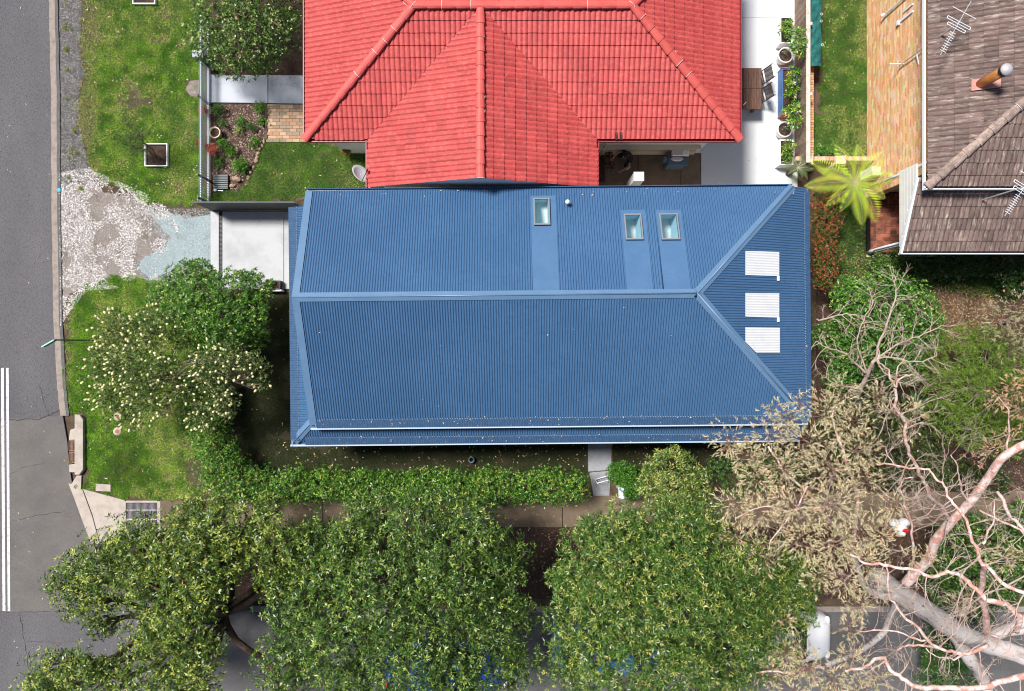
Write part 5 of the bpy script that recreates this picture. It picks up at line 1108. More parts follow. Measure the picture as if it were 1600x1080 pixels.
for pts, r0, r1 in (
    ([(1487, 822, 3.2), (1478, 800, 3.7), (1462, 785, 4.2), (1446, 760, 4.8), (1435, 735, 5.2), (1424, 715, 5.5), (1415, 690, 5.8), (1414, 660, 6.1), (1400, 635, 6.4), (1399, 605, 6.7)], .055, .035),
    ([(1399, 605, 6.7), (1390, 585, 6.9), (1375, 565, 7.1), (1372, 548, 7.2)], .03, .012), ([(1399, 605, 6.7), (1410, 590, 6.9), (1430, 583, 7.0)], .025, .01), ([(1399, 605, 6.7), (1402, 580, 7), (1415, 555, 7.2)], .02, .01),
    ([(1370, 725, 6.5), (1400, 728, 6.5), (1443, 733, 6.6), (1462, 745, 6.6), (1478, 765, 6.7), (1487, 785, 6.8), (1505, 805, 6.9), (1518, 838, 7.0), (1530, 872, 7.0), (1545, 890, 7.1), (1575, 915, 7.2), (1620, 940, 7.3)], .02, .05),
    ([(1330, 868, 6.6), (1350, 878, 6.6), (1380, 884, 6.7), (1420, 888, 6.8), (1450, 900, 6.9), (1475, 896, 7.0), (1500, 898, 7.0), (1525, 922, 7.1), (1545, 938, 7.2), (1578, 948, 7.2), (1592, 965, 7.2), (1590, 985, 6.8)], .025, .075),
    ([(1385, 880, 6.2), (1388, 920, 6.2), (1400, 950, 6.2), (1425, 972, 6.2), (1450, 1000, 6.1), (1480, 1018, 6.0), (1510, 1020, 5.9), (1545, 1010, 5.8)], .02, .055),
    ([(1340, 985, 5.8), (1400, 988, 5.9), (1440, 1000, 6), (1455, 1005, 6)], .015, .03), ([(1445, 1015, 5), (1470, 1027, 5), (1490, 1030, 5), (1505, 1022, 5)], .012, .03),
    ([(1320, 1048, 6.0), (1345, 1045, 6.0), (1375, 1028, 6.1), (1392, 1045, 6.1), (1415, 1065, 6.2), (1445, 1074, 6.2), (1500, 1076, 6.2), (1560, 1068, 6.2), (1620, 1050, 6.2)], .03, .085),
    ([(1425, 888, 2.8), (1427, 850, 3.4), (1422, 815, 3.9), (1412, 780, 4.3), (1404, 765, 4.6), (1410, 752, 4.8), (1425, 745, 4.9)], .04, .015), ([(1421, 812, 3.9), (1405, 788, 4.2), (1375, 763, 4.5)], .025, .010),
    ([(1400, 730, 5), (1385, 705, 5.1), (1370, 690, 5.2)], .015, .008), ([(1560, 770, 4.2), (1575, 800, 4.6), (1590, 820, 5.0), (1620, 850, 5.2)], .05, .04), ([(1515, 785, 3.8), (1500, 760, 4.3), (1498, 735, 4.7), (1485, 712, 5.0)], .035, .012),
    ([(1575, 708, 5.0), (1575, 680, 5.3), (1577, 650, 5.6), (1560, 620, 5.8)], .03, .012), ([(1470, 1010, 4.6), (1440, 1010, 4.7), (1415, 1008, 4.8), (1400, 1020, 4.9)], .045, .015), ([(1535, 850, 7), (1550, 820, 7), (1555, 780, 7)], .03, .012), ([(1530, 800, 6), (1570, 815, 6.2), (1600, 835, 6.3)], .025, .03),
    ([(1150, 810, 6.2), (1200, 790, 6.2), (1230, 800, 6.2), (1260, 790, 6.2)], .012, .025), ([(1200, 860, 6), (1215, 830, 6.1), (1240, 800, 6.2), (1262, 760, 6.2)], .012, .02), ([(1330, 860, 3.6), (1300, 820, 4.8), (1270, 780, 5.8), (1230, 740, 6.2), (1200, 700, 6.3)], .06, .02),
    ([(1330, 860, 3.6), (1340, 800, 4.8), (1330, 740, 5.6), (1310, 690, 6.0), (1300, 640, 6.1)], .06, .02), ([(1290, 1040, 4.4), (1260, 1045, 4.8), (1225, 1050, 5.2), (1180, 1052, 5.4), (1140, 1065, 5.5)], .05, .015)):
    paths.append(poly(pk_, pts, r0, r1, 7))
pk_.build('limb', m_pink, gum, True)
tw = MB(); tips = []; rg = random.Random(3)
for pts, rr in paths:
    for i in range(2, len(pts), 2):
        if rg.random() < .8:
            d = (pts[i]-pts[i-1]).normalized(); s_ = d.cross(Vector((0, 0, 1))).normalized()*rg.choice((-1, 1))
            twig(tw, pts[i], s_+d*rg.uniform(-.6, .6)+Vector((0, 0, .2)), rg.uniform(.35, .85), min(.022, rr[i]*.42), 3, rg, .8, None)
tag(tw.build('twig', m_twig, gum), kind='stuff')
EB = [(1140, 690, 6.0, 34), (1165, 715, 6.0, 34), (1205, 680, 6.3, 36), (1225, 650, 6.4, 30), (1250, 630, 6.3, 18), (1205, 640, 6.4, 16), (1180, 745, 6.0, 36), (1220, 730, 6.2, 44), (1260, 690, 6.3, 40), (1290, 640, 6.2, 36), (1315, 615, 6.0, 30), (1330, 660, 6.0, 36), (1340, 705, 6.0, 42), (1300, 730, 6.1, 42), (1350, 750, 5.8, 34),
      (1150, 790, 5.9, 36), (1190, 800, 6.0, 42), (1150, 840, 5.7, 32), (1190, 870, 5.7, 36), (1240, 790, 6.2, 44), (1250, 840, 6.1, 42), (1300, 790, 6.2, 46), (1300, 850, 6.2, 46), (1345, 830, 6.0, 40), (1350, 880, 6.0, 36), (1395, 790, 5.4, 26), (1380, 840, 5.6, 30), (1320, 900, 5.8, 34), (1280, 900, 5.8, 30), (1360, 915, 5.4, 26),
      (1225, 970, 5.4, 20), (1225, 1020, 5.4, 30), (1260, 1040, 5.5, 34), (1200, 1050, 5.3, 28), (1300, 1060, 5.4, 34), (1330, 1030, 5.4, 26), (1325, 980, 5.4, 26), (1370, 1060, 5.4, 26), (1340, 945, 5.4, 26), (1430, 640, 5.6, 14), (1400, 650, 5.6, 22), (1420, 670, 5.6, 18), (1370, 620, 5.6, 26),
      (1340, 1080, 5.4, 30), (1240, 1085, 5.3, 30), (1520, 930, 5, 22), (1500, 945, 4.8, 20), (1570, 870, 5.2, 24), (1600, 870, 5.2, 22), (1540, 855, 5.2, 18), (1425, 870, 5, 18), (1450, 870, 5, 16)]
def sprays(name, blobs, dens, seed, cols, parent, n=11, L=.17, Wd=.016, flow=.8, cone=.55, m=None):
    r = np.random.default_rng(seed); C, A = crown_pts(wblobs(blobs), dens, seed, .25, .7, .45, -.6)
    A = A*flow+np.array([0, 0, -.05])+r.normal(size=A.shape)*.35; A /= np.linalg.norm(A, axis=1, keepdims=True); N = len(C)
    d = A[:, None]+r.normal(size=(N, n, 3))*cone*.6; d /= np.linalg.norm(d, axis=2, keepdims=True); st = C[:, None]+A[:, None]*(r.random((N, n, 1))*.14)
    s = np.cross(d, r.normal(size=(N, n, 3))); s /= np.linalg.norm(s, axis=2, keepdims=True); Ls = L*r.uniform(.5, 1.1, (N, n, 1)); Ws = Wd*r.uniform(.7, 1.3, (N, n, 1))
    V = np.stack([st, st+d*Ls*.45+s*Ws/2, st+d*Ls-np.array([0, 0, .2])*Ls, st+d*Ls*.45-s*Ws/2], 2)
    cc = np.array(cols); tuft = r.integers(0, len(cc), (N, 1)); own = r.integers(0, len(cc), (N, n)); k = np.where(r.random((N, n)) < .5, tuft, own)
    c = cc[k]*r.uniform(.75, 1.2, (N, n, 1)); V = V.reshape(-1, 3)
    o = fast(name, V, np.arange(len(V)).reshape(-1, 4), np.repeat(c.reshape(-1, 3), 4, 0), m or m_leaf, parent, off=tuple(parent.location))
    b = MB()
    for q, a in zip(C[::3], A[::3]):
        q = Vector(q); a = Vector(a); b.tube([q-a*.28+Vector((0, 0, -.03)), q-a*.08, q+a*.1], [.007, .005, .003], 4, cap=False)
    tag(b.build('twig', m_rtwig, parent), kind='stuff'); return o
EC = [(.70, .62, .38), (.52, .50, .27), (.84, .70, .46), (.32, .33, .15), (.74, .46, .30), (.62, .62, .42)]
EB = [(a, c, z, r*.80) for a, c, z, r in EB]
sprays('crown', EB, 70, 501, EC, gum, n=16, L=.115, Wd=.010)
g2 = thing('gum_sapling', 'slender tree with peach coloured dry foliage at the right edge of the rear garden', 'tree', P(1585, 640))
sprays('crown', [(1580, 610, 4.0, 24), (1600, 640, 4.0, 28), (1560, 625, 3.9, 16), (1570, 690, 3.8, 20), (1550, 705, 3.7, 14), (1600, 600, 4.0, 18), (1520, 720, 3.6, 12)], 42, 511, [(.66, .40, .27), (.55, .28, .18), (.62, .48, .3)], g2, L=.13)
b = MB(); limb(b, g2.location, P(1585, 630, 3.8), .06, .03); b.build('trunk', m_pink, g2, True)
g3 = thing('tea_tree', 'pale cream green wispy tree at the right edge beside the pink camellia', 'tree', P(1575, 505))
sprays('crown', [(1565, 500, 3.0, 26), (1590, 480, 3.0, 24), (1600, 520, 3.0, 26), (1575, 535, 3.0, 22), (1545, 490, 2.8, 16)], 55, 521, [(.45, .45, .28), (.32, .36, .18), (.5, .4, .25)], g3, L=.10)
b = MB(); limb(b, g3.location, P(1575, 505, 2.8), .06, .03); b.build('trunk', m_twig, g3, True)
# bare branches over the green shrub
bt = thing('bare_tree', 'leafless pale branched tree spreading over the bright green shrub', 'tree', P(1335, 640)); b = MB(); rg = random.Random(12)
poly(b, [(1330, 640, 0), (1345, 610, 1.6), (1355, 585, 2.4), (1368, 560, 2.8)], .07, .05, 8)
for pts, r in (([(1355, 585, 2.4), (1330, 560, 2.7), (1300, 545, 2.9), (1275, 535, 3.0)], .035), ([(1368, 560, 2.8), (1380, 520, 3.1), (1395, 480, 3.3), (1400, 450, 3.4), (1397, 432, 3.4)], .035), ([(1368, 560, 2.8), (1400, 540, 3.0), (1435, 525, 3.2), (1470, 510, 3.3)], .03), ([(1368, 560, 2.8), (1400, 560, 3.0), (1440, 565, 3.1), (1465, 555, 3.2)], .03),
    ([(1355, 585, 2.4), (1340, 530, 2.9), (1350, 500, 3.1), (1365, 470, 3.2)], .03), ([(1345, 610, 1.6), (1310, 600, 2.2), (1285, 590, 2.5)], .03), ([(1275, 500, 2.2), (1300, 496, 2.5), (1330, 490, 2.8), (1360, 498, 3.0)], .03), ([(1368, 560, 2.8), (1390, 590, 2.9), (1420, 600, 3.0)], .02)):
    pts_, rr = poly(b, pts, r, r*.4, 6)
    for i in range(2, len(pts_), 1):
        d = (pts_[i]-pts_[i-1]).normalized(); s_ = d.cross(Vector((0, 0, 1))).normalized()*rg.choice((-1, 1))
        twig(b, pts_[i], s_*.7+d*rg.uniform(.2, 1.0), rg.uniform(.25, .55), .014, 2, rg, .6)
b.build('branch', m_twig, bt)
# sapling with timber tree guards
for i, (px, py, lb) in enumerate(((246.5, 243.5, 'square white timber tree guard round a leaning sapling on the verge'), (227.5, -9, 'square white timber tree guard cut by the top edge of the photograph'))):
    c = P(px, py); h = .40; t = thing('tree_guard', lb, 'tree guard', c)
    for k, (x0, x1, y0, y1) in enumerate(((-h, h, -h, -h+.035), (-h, h, h-.035, h), (-h, -h+.035, -h+.035, h-.035), (h-.035, h, -h+.035, h-.035))):
        b = MB(); b.box(c.x+x0, c.x+x1, c.y+y0, c.y+y1, 0, .13, bev=.006); b.build('board', m_pot, t)
    sheet('soil', [(c.x-h+.05, c.y-h+.05), (c.x+h-.05, c.y-h+.05), (c.x+h-.05, c.y+h-.05), (c.x-h+.05, c.y+h-.05)], .05, m_mulch, raw=True, kind=None).name = 'guard_soil'
    o = [q for q in bpy.data.objects if q.name.startswith('guard_soil') and q.parent is None][0]; o.parent = t; o.location = -t.location
sp = thing('sapling', 'thin leaning sapling with sparse leaves growing from the timber guard', 'tree', P(250, 247)); b = MB(); pts, _ = poly(b, [(250, 247, .05), (240, 238, .5), (226, 222, 1.0), (218, 212, 1.3), (222, 202, 1.45)], .022, .01, 6)
pts2, _ = poly(b, [(243, 245, .05), (232, 238, .4), (212, 230, .9), (195, 222, 1.2)], .018, .007, 6); rg = random.Random(9); tips = []
for pp in (pts, pts2):
    for i in range(4, len(pp), 1): twig(b, pp[i], Vector((rg.uniform(-1, .3), rg.uniform(-1, 1), .3)), .35, .008, 1, rg, .8, tips)
b.build('trunk', m_bark, sp)
C = np.array([tuple(p) for p, d_ in tips]*2)+np.random.default_rng(3).normal(size=(len(tips)*2, 3))*.06; A = np.random.default_rng(5).normal(size=(len(C), 3))*.5+np.array([0, 0, 1])
leafobj('crown', (C, A), sp, m_leaf, seed=77, n=5, L=.07, Wd=.022, elev=(0, 60), cols=[(.10, .15, .05), (.16, .2, .08), (.06, .1, .03)])
# ---------------------------------------------------------------- small objects
sheetp = tag(slab('concrete_pad', [(290, 140), (297, 127), (312, 125), (312, 152), (298, 151)], 0, .03, M_('old_mortar_pad', (.26, .22, .19), .95, (.18, .15, .13), 7, .4, .6, bump=.6)), 'rough grey concrete pad in the verge outside the picket fence gate', 'concrete pad')
c = P(341, 211); t = thing('garden_pot', 'cream rimmed round pot of soil in the bark bed', 'pot', c)
MB().lathe(c, [(.13, 0), (.18, .22), (.20, .26), (.20, .30), (.165, .30), (.16, .22)], 24).build('body', m_cream, t, True); MB().lathe(c, [(0, .23), (.165, .22)], 16).build('soil', m_mulch, t)
c = P(347, 285); t = thing('slatted_crate', 'grey slatted plastic crate lying beside the garden rocks', 'crate', c)
b = MB(); b.box(c.x-.25, c.x+.25, c.y-.25, c.y+.25, .02, .10); b.build('tray', m_dark, t)
for k in range(8): b = MB(); b.box(c.x-.25, c.x+.25, c.y-.25+k*.064, c.y-.25+k*.064+.034, .10, .13+.004*(k % 2)); b.build('slat', M_('grey_plastic', (.16, .18, .19), .6) if k == 0 else bpy.data.materials['grey_plastic'], t)
for i, (px, py, r, h, lb) in enumerate(((371, 281, .17, .13, 'largest tan garden rock beside the slatted crate'), (364, 291, .11, .08, 'medium brown rock below the largest garden rock'), (380, 282, .06, .05, 'small pale rock right of the largest garden rock'), (385, 289, .05, .04, 'smallest white stone on the lawn edge near the rocks'))):
    c = P(px, py); b = MB(); b.ball((0, 0, h*.4), r, r*.7, h, 9, 6, .18); o = b.build('garden_rock', m_rock); o.location = c; tag(o, lb, 'rock')
ed = [(388, 278), (392, 270), (397, 262), (401, 252), (402, 247), (404, 240), (406, 234), (410, 228), (413, 222)]
for i, (px, py) in enumerate(ed):
    c = P(px, py); b = MB(); b.ball((0, 0, .03), random.uniform(.06, .10), random.uniform(.05, .07), .06, 8, 5, .15); o = b.build('edging_stone', m_rock); o.location = c; o.rotation_euler.z = 1.0+random.random(); tag(o, 'pale edging stone between bark bed and lawn, %s from the garden rocks' % ['nearest', 'second', 'third', 'fourth', 'fifth', 'sixth', 'seventh', 'eighth', 'farthest'][i], 'stone', 'stones edging the bark bed')
b = MB(); b.bar(P(416, 163, .03), P(416.5, 218, .03), .03, .10); tag(b.build('timber_edging', m_wood), 'thin timber edging board between bark bed and clay pavers', 'edging')
c = P(338, 298); t = thing('garden_light', 'small white solar garden light lying by the picket fence', 'garden light', c); b = MB(); b.ball(c+Vector((0, 0, .06)), .07, .05, .05, 10, 6); b.build('head', m_bag, t, True); b = MB(); b.tube([c+Vector((0, 0, .05)), c+Vector((.25, -.02, .05))], .012, 6); b.build('spike', m_steel, t)
b = MB(); c = P(92, 297, .045); b.lathe(c, [(0, .01), (.06, .008), (.075, 0)], 10); tag(b.build('paint_mark', M_('cyan_paint', (.03, .35, .55), .6)), 'bright blue survey paint spot on the kerb', 'paint mark')
b = MB(); b.box(-11.72, -11.15, 3.0, 3.0, 0, 0)
# street sign
base = P(146, 532); t = thing('street_sign', 'green street name blade on a thin post leaning over the kerb', 'street sign', base)
b = MB(); b.tube([base, base+Vector((0, 0, 2.05))], .024, 8); b.build('post', M_('dull_green_post', (.05, .12, .10), .5), t); T = base+Vector((0, 0, 2.02)); e = Vector((-.86, -.50, 0)).normalized()
q = T+e*.42; b = MB(); b.bar(T+e*.02+Vector((0, 0, -.02)), T+e*.44+Vector((0, 0, -.02)), .035, .17); b.build('blade', m_signg, t); b = MB(); b.bar(T+e*.0+Vector((0, 0, .062)), T+e*.45+Vector((0, 0, .072)), .04, .012); b.build('edge_trim', M_('pale_green_trim', (.30, .52, .46), .5), t)
# letterbox and gate
c = P(965, 760); t = thing('letterbox', 'white gabled letterbox on a post beside the garden gate path', 'letterbox', c); b = MB(); b.box(c.x-.04, c.x+.04, c.y-.04, c.y+.04, 0, .85); b.build('post', m_whitew, t)
b = MB(); b.box(c.x-.10, c.x+.10, c.y-.15, c.y+.15, .85, 1.05); b.build('body', m_whitew, t)
b = MB(); b.add([(c.x-.13, c.y-.18, 1.04), (c.x+.13, c.y-.18, 1.04), (c.x+.02, c.y-.18, 1.16), (c.x-.13, c.y+.18, 1.04), (c.x+.13, c.y+.18, 1.04), (c.x+.02, c.y+.18, 1.16)], [(0, 1, 2), (5, 4, 3), (0, 2, 5, 3), (2, 1, 4, 5)]); b.build('lid', M_('pale_blue_lid', (.55, .66, .78), .5), t)
c = P(940, 746); t = thing('garden_gate', 'open low white tubular gate frame across the concrete garden path', 'gate', c)
a0, a1 = P(929, 748, 0), P(954, 741, 0); b = MB(); b.tube([a0, a0+Vector((0, 0, .8)), a1+Vector((0, 0, .8)), a1], .016, 6); b.tube([a0+Vector((0, 0, .15)), a1+Vector((0, 0, .15))], .014, 6); b.build('frame', m_white, t)
for k in range(1, 7): q = a0.lerp(a1, k/7); b = MB(); b.tube([q+Vector((0, 0, .15)), q+Vector((0, 0, .8))], .006, 5); b.build('bar', m_white, t)
# planter and step at the driveway corner
c = P(436, 446); t = thing('planter_box', 'black planter box with white edging at the foot of the driveway slab', 'planter', c); b = MB(); b.box(c.x-.38, c.x+.14, c.y-.16, c.y+.14, 0, .35); b.build('box', m_black, t); b = MB(); b.box(c.x-.36, c.x+.12, c.y-.13, c.y+.11, .352, .36); b.build('soil', m_mulch, t)
b = MB(); b.box(c.x-.45, c.x+.18, c.y-.23, c.y-.165, 0, .30); b.build('edging', m_pot, t)
C, A = crown_pts([(c.x-.15, c.y+.02, .42, .16)], 300, 401, .3, .8); leafobj('foliage', (C, A), t, m_gleaf, seed=402, n=6, L=.08, Wd=.03, elev=(0, 60), cols=[(.05, .14, .02), (.09, .22, .03)])
# hose loop in dark yard, kettle shape near hedge
c = P(373, 674, .02); b = MB(); b.tube([c+Vector((.14*math.cos(k/12*6.28), .14*math.sin(k/12*6.28), .02)) for k in range(13)]+[c+Vector((.35, .1, .01))], .012, 6); tag(b.build('garden_hose', m_bark, None, True), 'thin hose loop lying on the dark grass inside the hedge', 'hose')
c = P(737, 718, .05); b = MB(); b.lathe((0, 0, 0), [(.10, 0), (.10, .12), (.115, .13), (.08, .13), (.07, .03)], 14); o = b.build('bucket', m_bbq, None, True); o.location = c; tag(o, 'small grey blue bucket on the shaded strip before the long hedge', 'bucket')
# patio furniture
c = P(1173.5, 138.5, .74); tb = thing('outdoor_table', 'dark slatted timber table on the white patio', 'table', P(1167, 151)); xs0, xs1, ys0, ys1 = P(1157, 0, .74)[0]-.25, P(1190, 0, .74)[0], P(0, 170.5, .74)[1], P(0, 106.5, .74)[1]
n = 11; 
for half in ((ys0+.03, (ys0+ys1)/2-.004), ((ys0+ys1)/2+.004, ys1-.03)):
    for k in range(n): w_ = (xs1-xs0)/n; b = MB(); b.box(xs0+k*w_+.003, xs0+(k+1)*w_-.003, half[0], half[1], .72, .745, bev=.003); b.build('slat', m_table, tb)
for yy in (ys0, ys1-.028): b = MB(); b.box(xs0, xs1, yy, yy+.028, .70, .746); b.build('end_board', m_table, tb)
for xx in (xs0+.08, xs1-.15):
    for yy in (ys0+.1, ys1-.17): b = MB(); b.box(xx, xx+.07, yy, yy+.07, .055, .70); b.build('leg', m_table, tb)
def chair(px, py, rz, label):
    c = P(px, py, 0)+Vector((0, 0, .055)); t = thing('folding_chair', label, 'chair', c, 'slatted folding chairs at the patio table', rz)
    for k in range(7): b = MB(); b.box(-.20+k*.06, -.20+k*.06+.045, -.21, .21, .42, .44); b.build('seat_slat', m_chair, t, local=True)
    for k in range(8):
        z = .50+k*.055; x = .22+(z-.44)*.22; b = MB(); b.box(x, x+.018, -.21, .21, z, z+.035); b.build('back_slat', m_chair, t, local=True)
    for s_ in (-1, 1):
        b = MB(); b.bar((-.22, s_*.22, .0), (.20, s_*.22, .44), .02, .035); b.bar((.20, s_*.22, .0), (-.2, s_*.22, .42), .02, .035); b.bar((.20, s_*.22, .42), (.36, s_*.22, .96), .02, .035); b.build('side_frame', m_chair, t, local=True)
    return t
chair(1176, 131, math.radians(12), 'upper of the two dark slatted chairs at the timber table'); chair(1176, 159, math.radians(14), 'lower of the two dark slatted chairs at the timber table')
c = P(1163, 163, .75); b = MB(); b.tube([c-Vector((.04, .04, -.02)), c+Vector((.05, .06, .02))], .018, 8); o = tag(b.build('bottle', m_bag, None, True), 'small white bottle lying on the timber table', 'bottle')
def trough(x0, x1, y0, y1, h, m, label, seed, cols, ends=None, zt=None):
    a, c = P(x0, y1, h), P(x1, y0, h); t = thing('planter_trough', label, 'planter', ((a.x+c.x)/2, (a.y+c.y)/2, .055)); w_ = .045; b = MB()
    for q in ((a.x, a.x+w_, a.y, c.y), (c.x-w_, c.x, a.y, c.y), (a.x+w_, c.x-w_, a.y, a.y+w_), (a.x+w_, c.x-w_, c.y-w_, c.y)): b.box(*q, .055, h, bev=.008)
    b.build('box', m, t); b = MB(); b.box(a.x+w_, c.x-w_, a.y+w_, c.y-w_, .06, h-.05); b.build('soil', m_mulch, t)
    if ends:
        b = MB(); b.box(a.x-.012, c.x+.012, a.y-.03, a.y-.002, .055, h+.02); b.box(a.x-.012, c.x+.012, c.y+.002, c.y+.03, .055, h+.02); b.build('end_panel', ends, t)
    return t
def potplant(px, py, z, r, seed, label, cols, base=None, L=.13, W_=.045, n=6, stretch=1.0, k=3):
    c = P(px, py, z); bl = []; rr = random.Random(seed)
    for i in range(k): bl.append((c.x+rr.uniform(-.08, .08), c.y+(i-(k-1)/2)*r*1.0*stretch, c.z+rr.uniform(-.1, .1), r))
    t = thing('potted_plant', label, 'plant', (c.x, c.y, z-.35)); C, A = crown_pts(bl, 85, seed, .4, .8, .3, -.2); leafobj('foliage', (C, A+np.array([0, 0, .4])), t, m_gleaf, seed=seed+1, n=n, L=L, Wd=W_, elev=(0, 55), cols=cols, new=(.45, .48, .10), newp=.3, drop=.1)
    b = MB(); 
    for q in bl: limb(b, (c.x, c.y, z-.35), q[:3], .015, .007, .1, 4, 5)
    b.build('stem', m_bark, t); return t
trough(1219, 1239, 26, 68, .50, m_pot, 'upper white rectangular planter trough on the patio', 1, None); trough(1218, 1240, 218, 258, .50, m_pot, 'lower white rectangular planter trough on the patio', 2, None); trough(1222, 1246, 107, 178, .45, m_potb, 'long blue planter trough with terracotta ends on the patio', 3, None, m_terra)
for px, py, lb in ((1228, 86, 'upper round white pot between the white trough and the blue trough'), (1227, 202, 'lower round white pot below the blue trough')):
    c = P(px, py, .5); c.z = .055; t = thing('round_pot', lb, 'pot', c); MB().lathe(c, [(.17, 0), (.24, .2), (.27, .42), (.27, .45), (.235, .45), (.22, .36)], 28).build('body', m_pot, t, True); MB().lathe(c, [(0, .38), (.23, .37)], 18).build('soil', m_mulch, t)
GC = [(.10, .24, .02), (.17, .34, .035), (.06, .14, .015)]
potplant(1230, 42, .75, .20, 601, 'leafy shrub growing in the upper white trough', GC, k=2); potplant(1243, 68, 1.15, .30, 611, 'bushy citrus shrub over the upper round pot and fence', [(.06, .17, .03), (.1, .24, .04), (.15, .32, .05)], k=2)
potplant(1238, 130, .9, .22, 621, 'leafy yellow green shrub in the long blue trough', GC, k=4); potplant(1240, 180, 1.1, .28, 631, 'glossy green shrub over the lower round pot', [(.07, .2, .02), (.12, .3, .03), (.2, .36, .05)], k=2); potplant(1232, 236, .8, .18, 641, 'leafy shrub in the lower white trough', GC, k=3)
for px, py, sd_, lb in ((1225, 84, 651, 'silvery ground plant filling the upper round pot'), (1223, 202, 661, 'silvery ground plant filling the lower round pot')): potplant(px, py, .52, .13, sd_, lb, [(.16, .26, .17), (.1, .2, .11)], L=.05, W_=.02, k=1)
b = MB(); c = P(1217, 213, .055); b.ball(c, .05, .04, .03, 7, 5, .3); tag(b.build('dark_stone', m_black), 'small black stone on the patio beside the lower round pot', 'stone')
scatter('patio_debris', [(1157, 5), (1215, 5), (1215, 270), (1100, 270), (1100, 240), (1157, 220)], 45, (.012, .03), [(.1, .07, .06), (.2, .14, .1)], 91, 'dark specks of leaf debris on the white patio', 'debris', z=.055, flat=True, m=m_petal)
scatter('patio_dirt', [(1190, 110), (1214, 110), (1214, 180), (1195, 175)], 60, (.012, .03), [(.4, .3, .2), (.2, .14, .1)], 92, 'brown debris near the two folding chairs', 'debris', z=.055, flat=True, m=m_petal)
# barbecue
c = P(1056, 252); t = thing('barbecue', 'steel barbecue trolley with folding lid and blue grey shelf in the side lane', 'barbecue', c+Vector((0, 0, .04))); X0, Y0 = P(1060, 245, .9)[0], P(1060, 246, .9)[1]
b = MB(); b.box(X0-.32, X0+.28, Y0-.22, Y0+.18, .15, .84); b.build('cabinet', m_bbq, t)
b = MB(); b.box(X0-.34, X0+.34, Y0-.26, Y0+.02, .84, .90, bev=.01); b.build('shelf', m_bbq, t)
b = MB(); b.box(X0-.24, X0+.34, Y0+.02, Y0+.26, .86, 1.02, bev=.03); b.build('lid', m_steel, t)
b = MB(); b.ball((X0-.05, Y0-.06, .93), .22, .09, .05, 14, 6); b.build('bowl', m_steel, t, True); b = MB(); b.lathe((X0+.20, Y0+.12, 1.02), [(0, .02), (.08, .025), (.10, 0)], 16); b.build('dial', m_bag, t)
b = MB(); b.ball((X0-.35, Y0+.03, .5), .11, .11, .28, 10, 7); b.build('gas_bottle', m_bbq, t, True); b = MB(); b.ball((X0-.42, Y0+.03, .80), .04, .03, .03, 7, 5); b.build('valve', m_terra, t)
for sx in (-.28, .24):
    for sy in (-.18, .14): b = MB(); b.tube([(X0+sx, Y0+sy, .04), (X0+sx, Y0+sy, .16)], .03, 8); b.build('castor', m_black, t)
c = P(998, 276, 1.5); t = thing('white_cabinet', 'tall white cabinet standing in the lane against the blue roofed house', 'cabinet', (c.x, c.y, .04)); b = MB(); b.box(c.x-.16, c.x+.16, c.y-.14, c.y+.14, .04, 1.5, bev=.01); b.build('body', m_whitew, t); b = MB(); b.box(c.x-.17, c.x+.17, c.y-.15, c.y+.15, 1.5, 1.53); b.build('top', m_pot, t)
# folding screen / dark plants at the left end of the lane
b = MB(); b.box(2.95, 3.25, P(0, 285)[1], 6.6, .03, .12); tag(b.build('lane_bed', m_mulch), kind='structure')
for i in range(2):
    b0 = P(949, 245+i*18); t = thing('garden_plant', ('upper' if i == 0 else 'lower')+' dark red leaved plant in the shaded lane beside the crouching person', 'plant', b0); C, A = crown_pts([(b0.x, b0.y, .35, .16)], 200, 700+i, .3); leafobj('foliage', (C, A), t, m_leaf, seed=702+i, n=5, L=.08, Wd=.03, elev=(0, 60), cols=[(.16, .05, .04), (.09, .04, .03)])
scatter('driveway_dirt', [(349, 332), (452, 332), (452, 352), (349, 346)], 1500, (.006, .016), [(.16, .15, .14), (.28, .27, .26), (.1, .08, .06)], 95, 'dark dirt and lichen specks along the upper edge of the driveway slab', 'dirt', z=.055, flat=True, m=m_petal)
scatter('driveway_dirt', [(331, 332), (452, 332), (452, 450), (331, 450)], 500, (.005, .014), [(.3, .29, .28), (.2, .18, .16)], 96, 'sparse specks scattered over the pale driveway slab', 'dirt', z=.055, flat=True, m=m_petal)
scatter('path_dirt', [(370, 119), (470, 120), (470, 138), (360, 130)], 1300, (.006, .018), [(.12, .11, .11), (.22, .2, .19)], 97, 'black mould specks along the upper edge of the entry path', 'dirt', z=.055, flat=True, m=m_petal)
rl = MB(); rr_ = random.Random(8)
for k in range(190):
    x = rr_.uniform(-6.0, 8.6); q = rr_.random()
    if q < .45: y = -2.36+rr_.uniform(-.1, .22); z = 3.2+SL*(y+2.36)+.045
    elif q < .8: y = -2.95+rr_.uniform(-.1, .18); z = 2.6+.5*(y+3.06)+.045
    elif q < .95: y = 4.72-rr_.uniform(0, .25); z = 4.8-SL*(y-1.42)+.035
    else: y = rr_.uniform(-2, 1.2); z = 4.8-SL*(1.42-y)+.03
    a = rr_.uniform(0, 6.28); L_ = rr_.uniform(.012, .032); c_ = rr_.choice(LC+[(.5, .3, .2), (.75, .6, .45)]); ca, sa = math.cos(a), math.sin(a)
    rl.add([(x+ca*L_, y+sa*L_, z), (x-sa*L_*.4, y+ca*L_*.4, z+.006), (x-ca*L_, y-sa*L_, z), (x+sa*L_*.4, y-ca*L_*.4, z+.006)], [(0, 1, 2, 3)], c_)
o = rl.build('fallen_leaves', m_petal, None, local=True); o.rotation_euler = (0, 0, ROT); tag(o, 'dry leaves caught along the gutters of the blue steel roof', 'fallen leaves', kind='stuff')
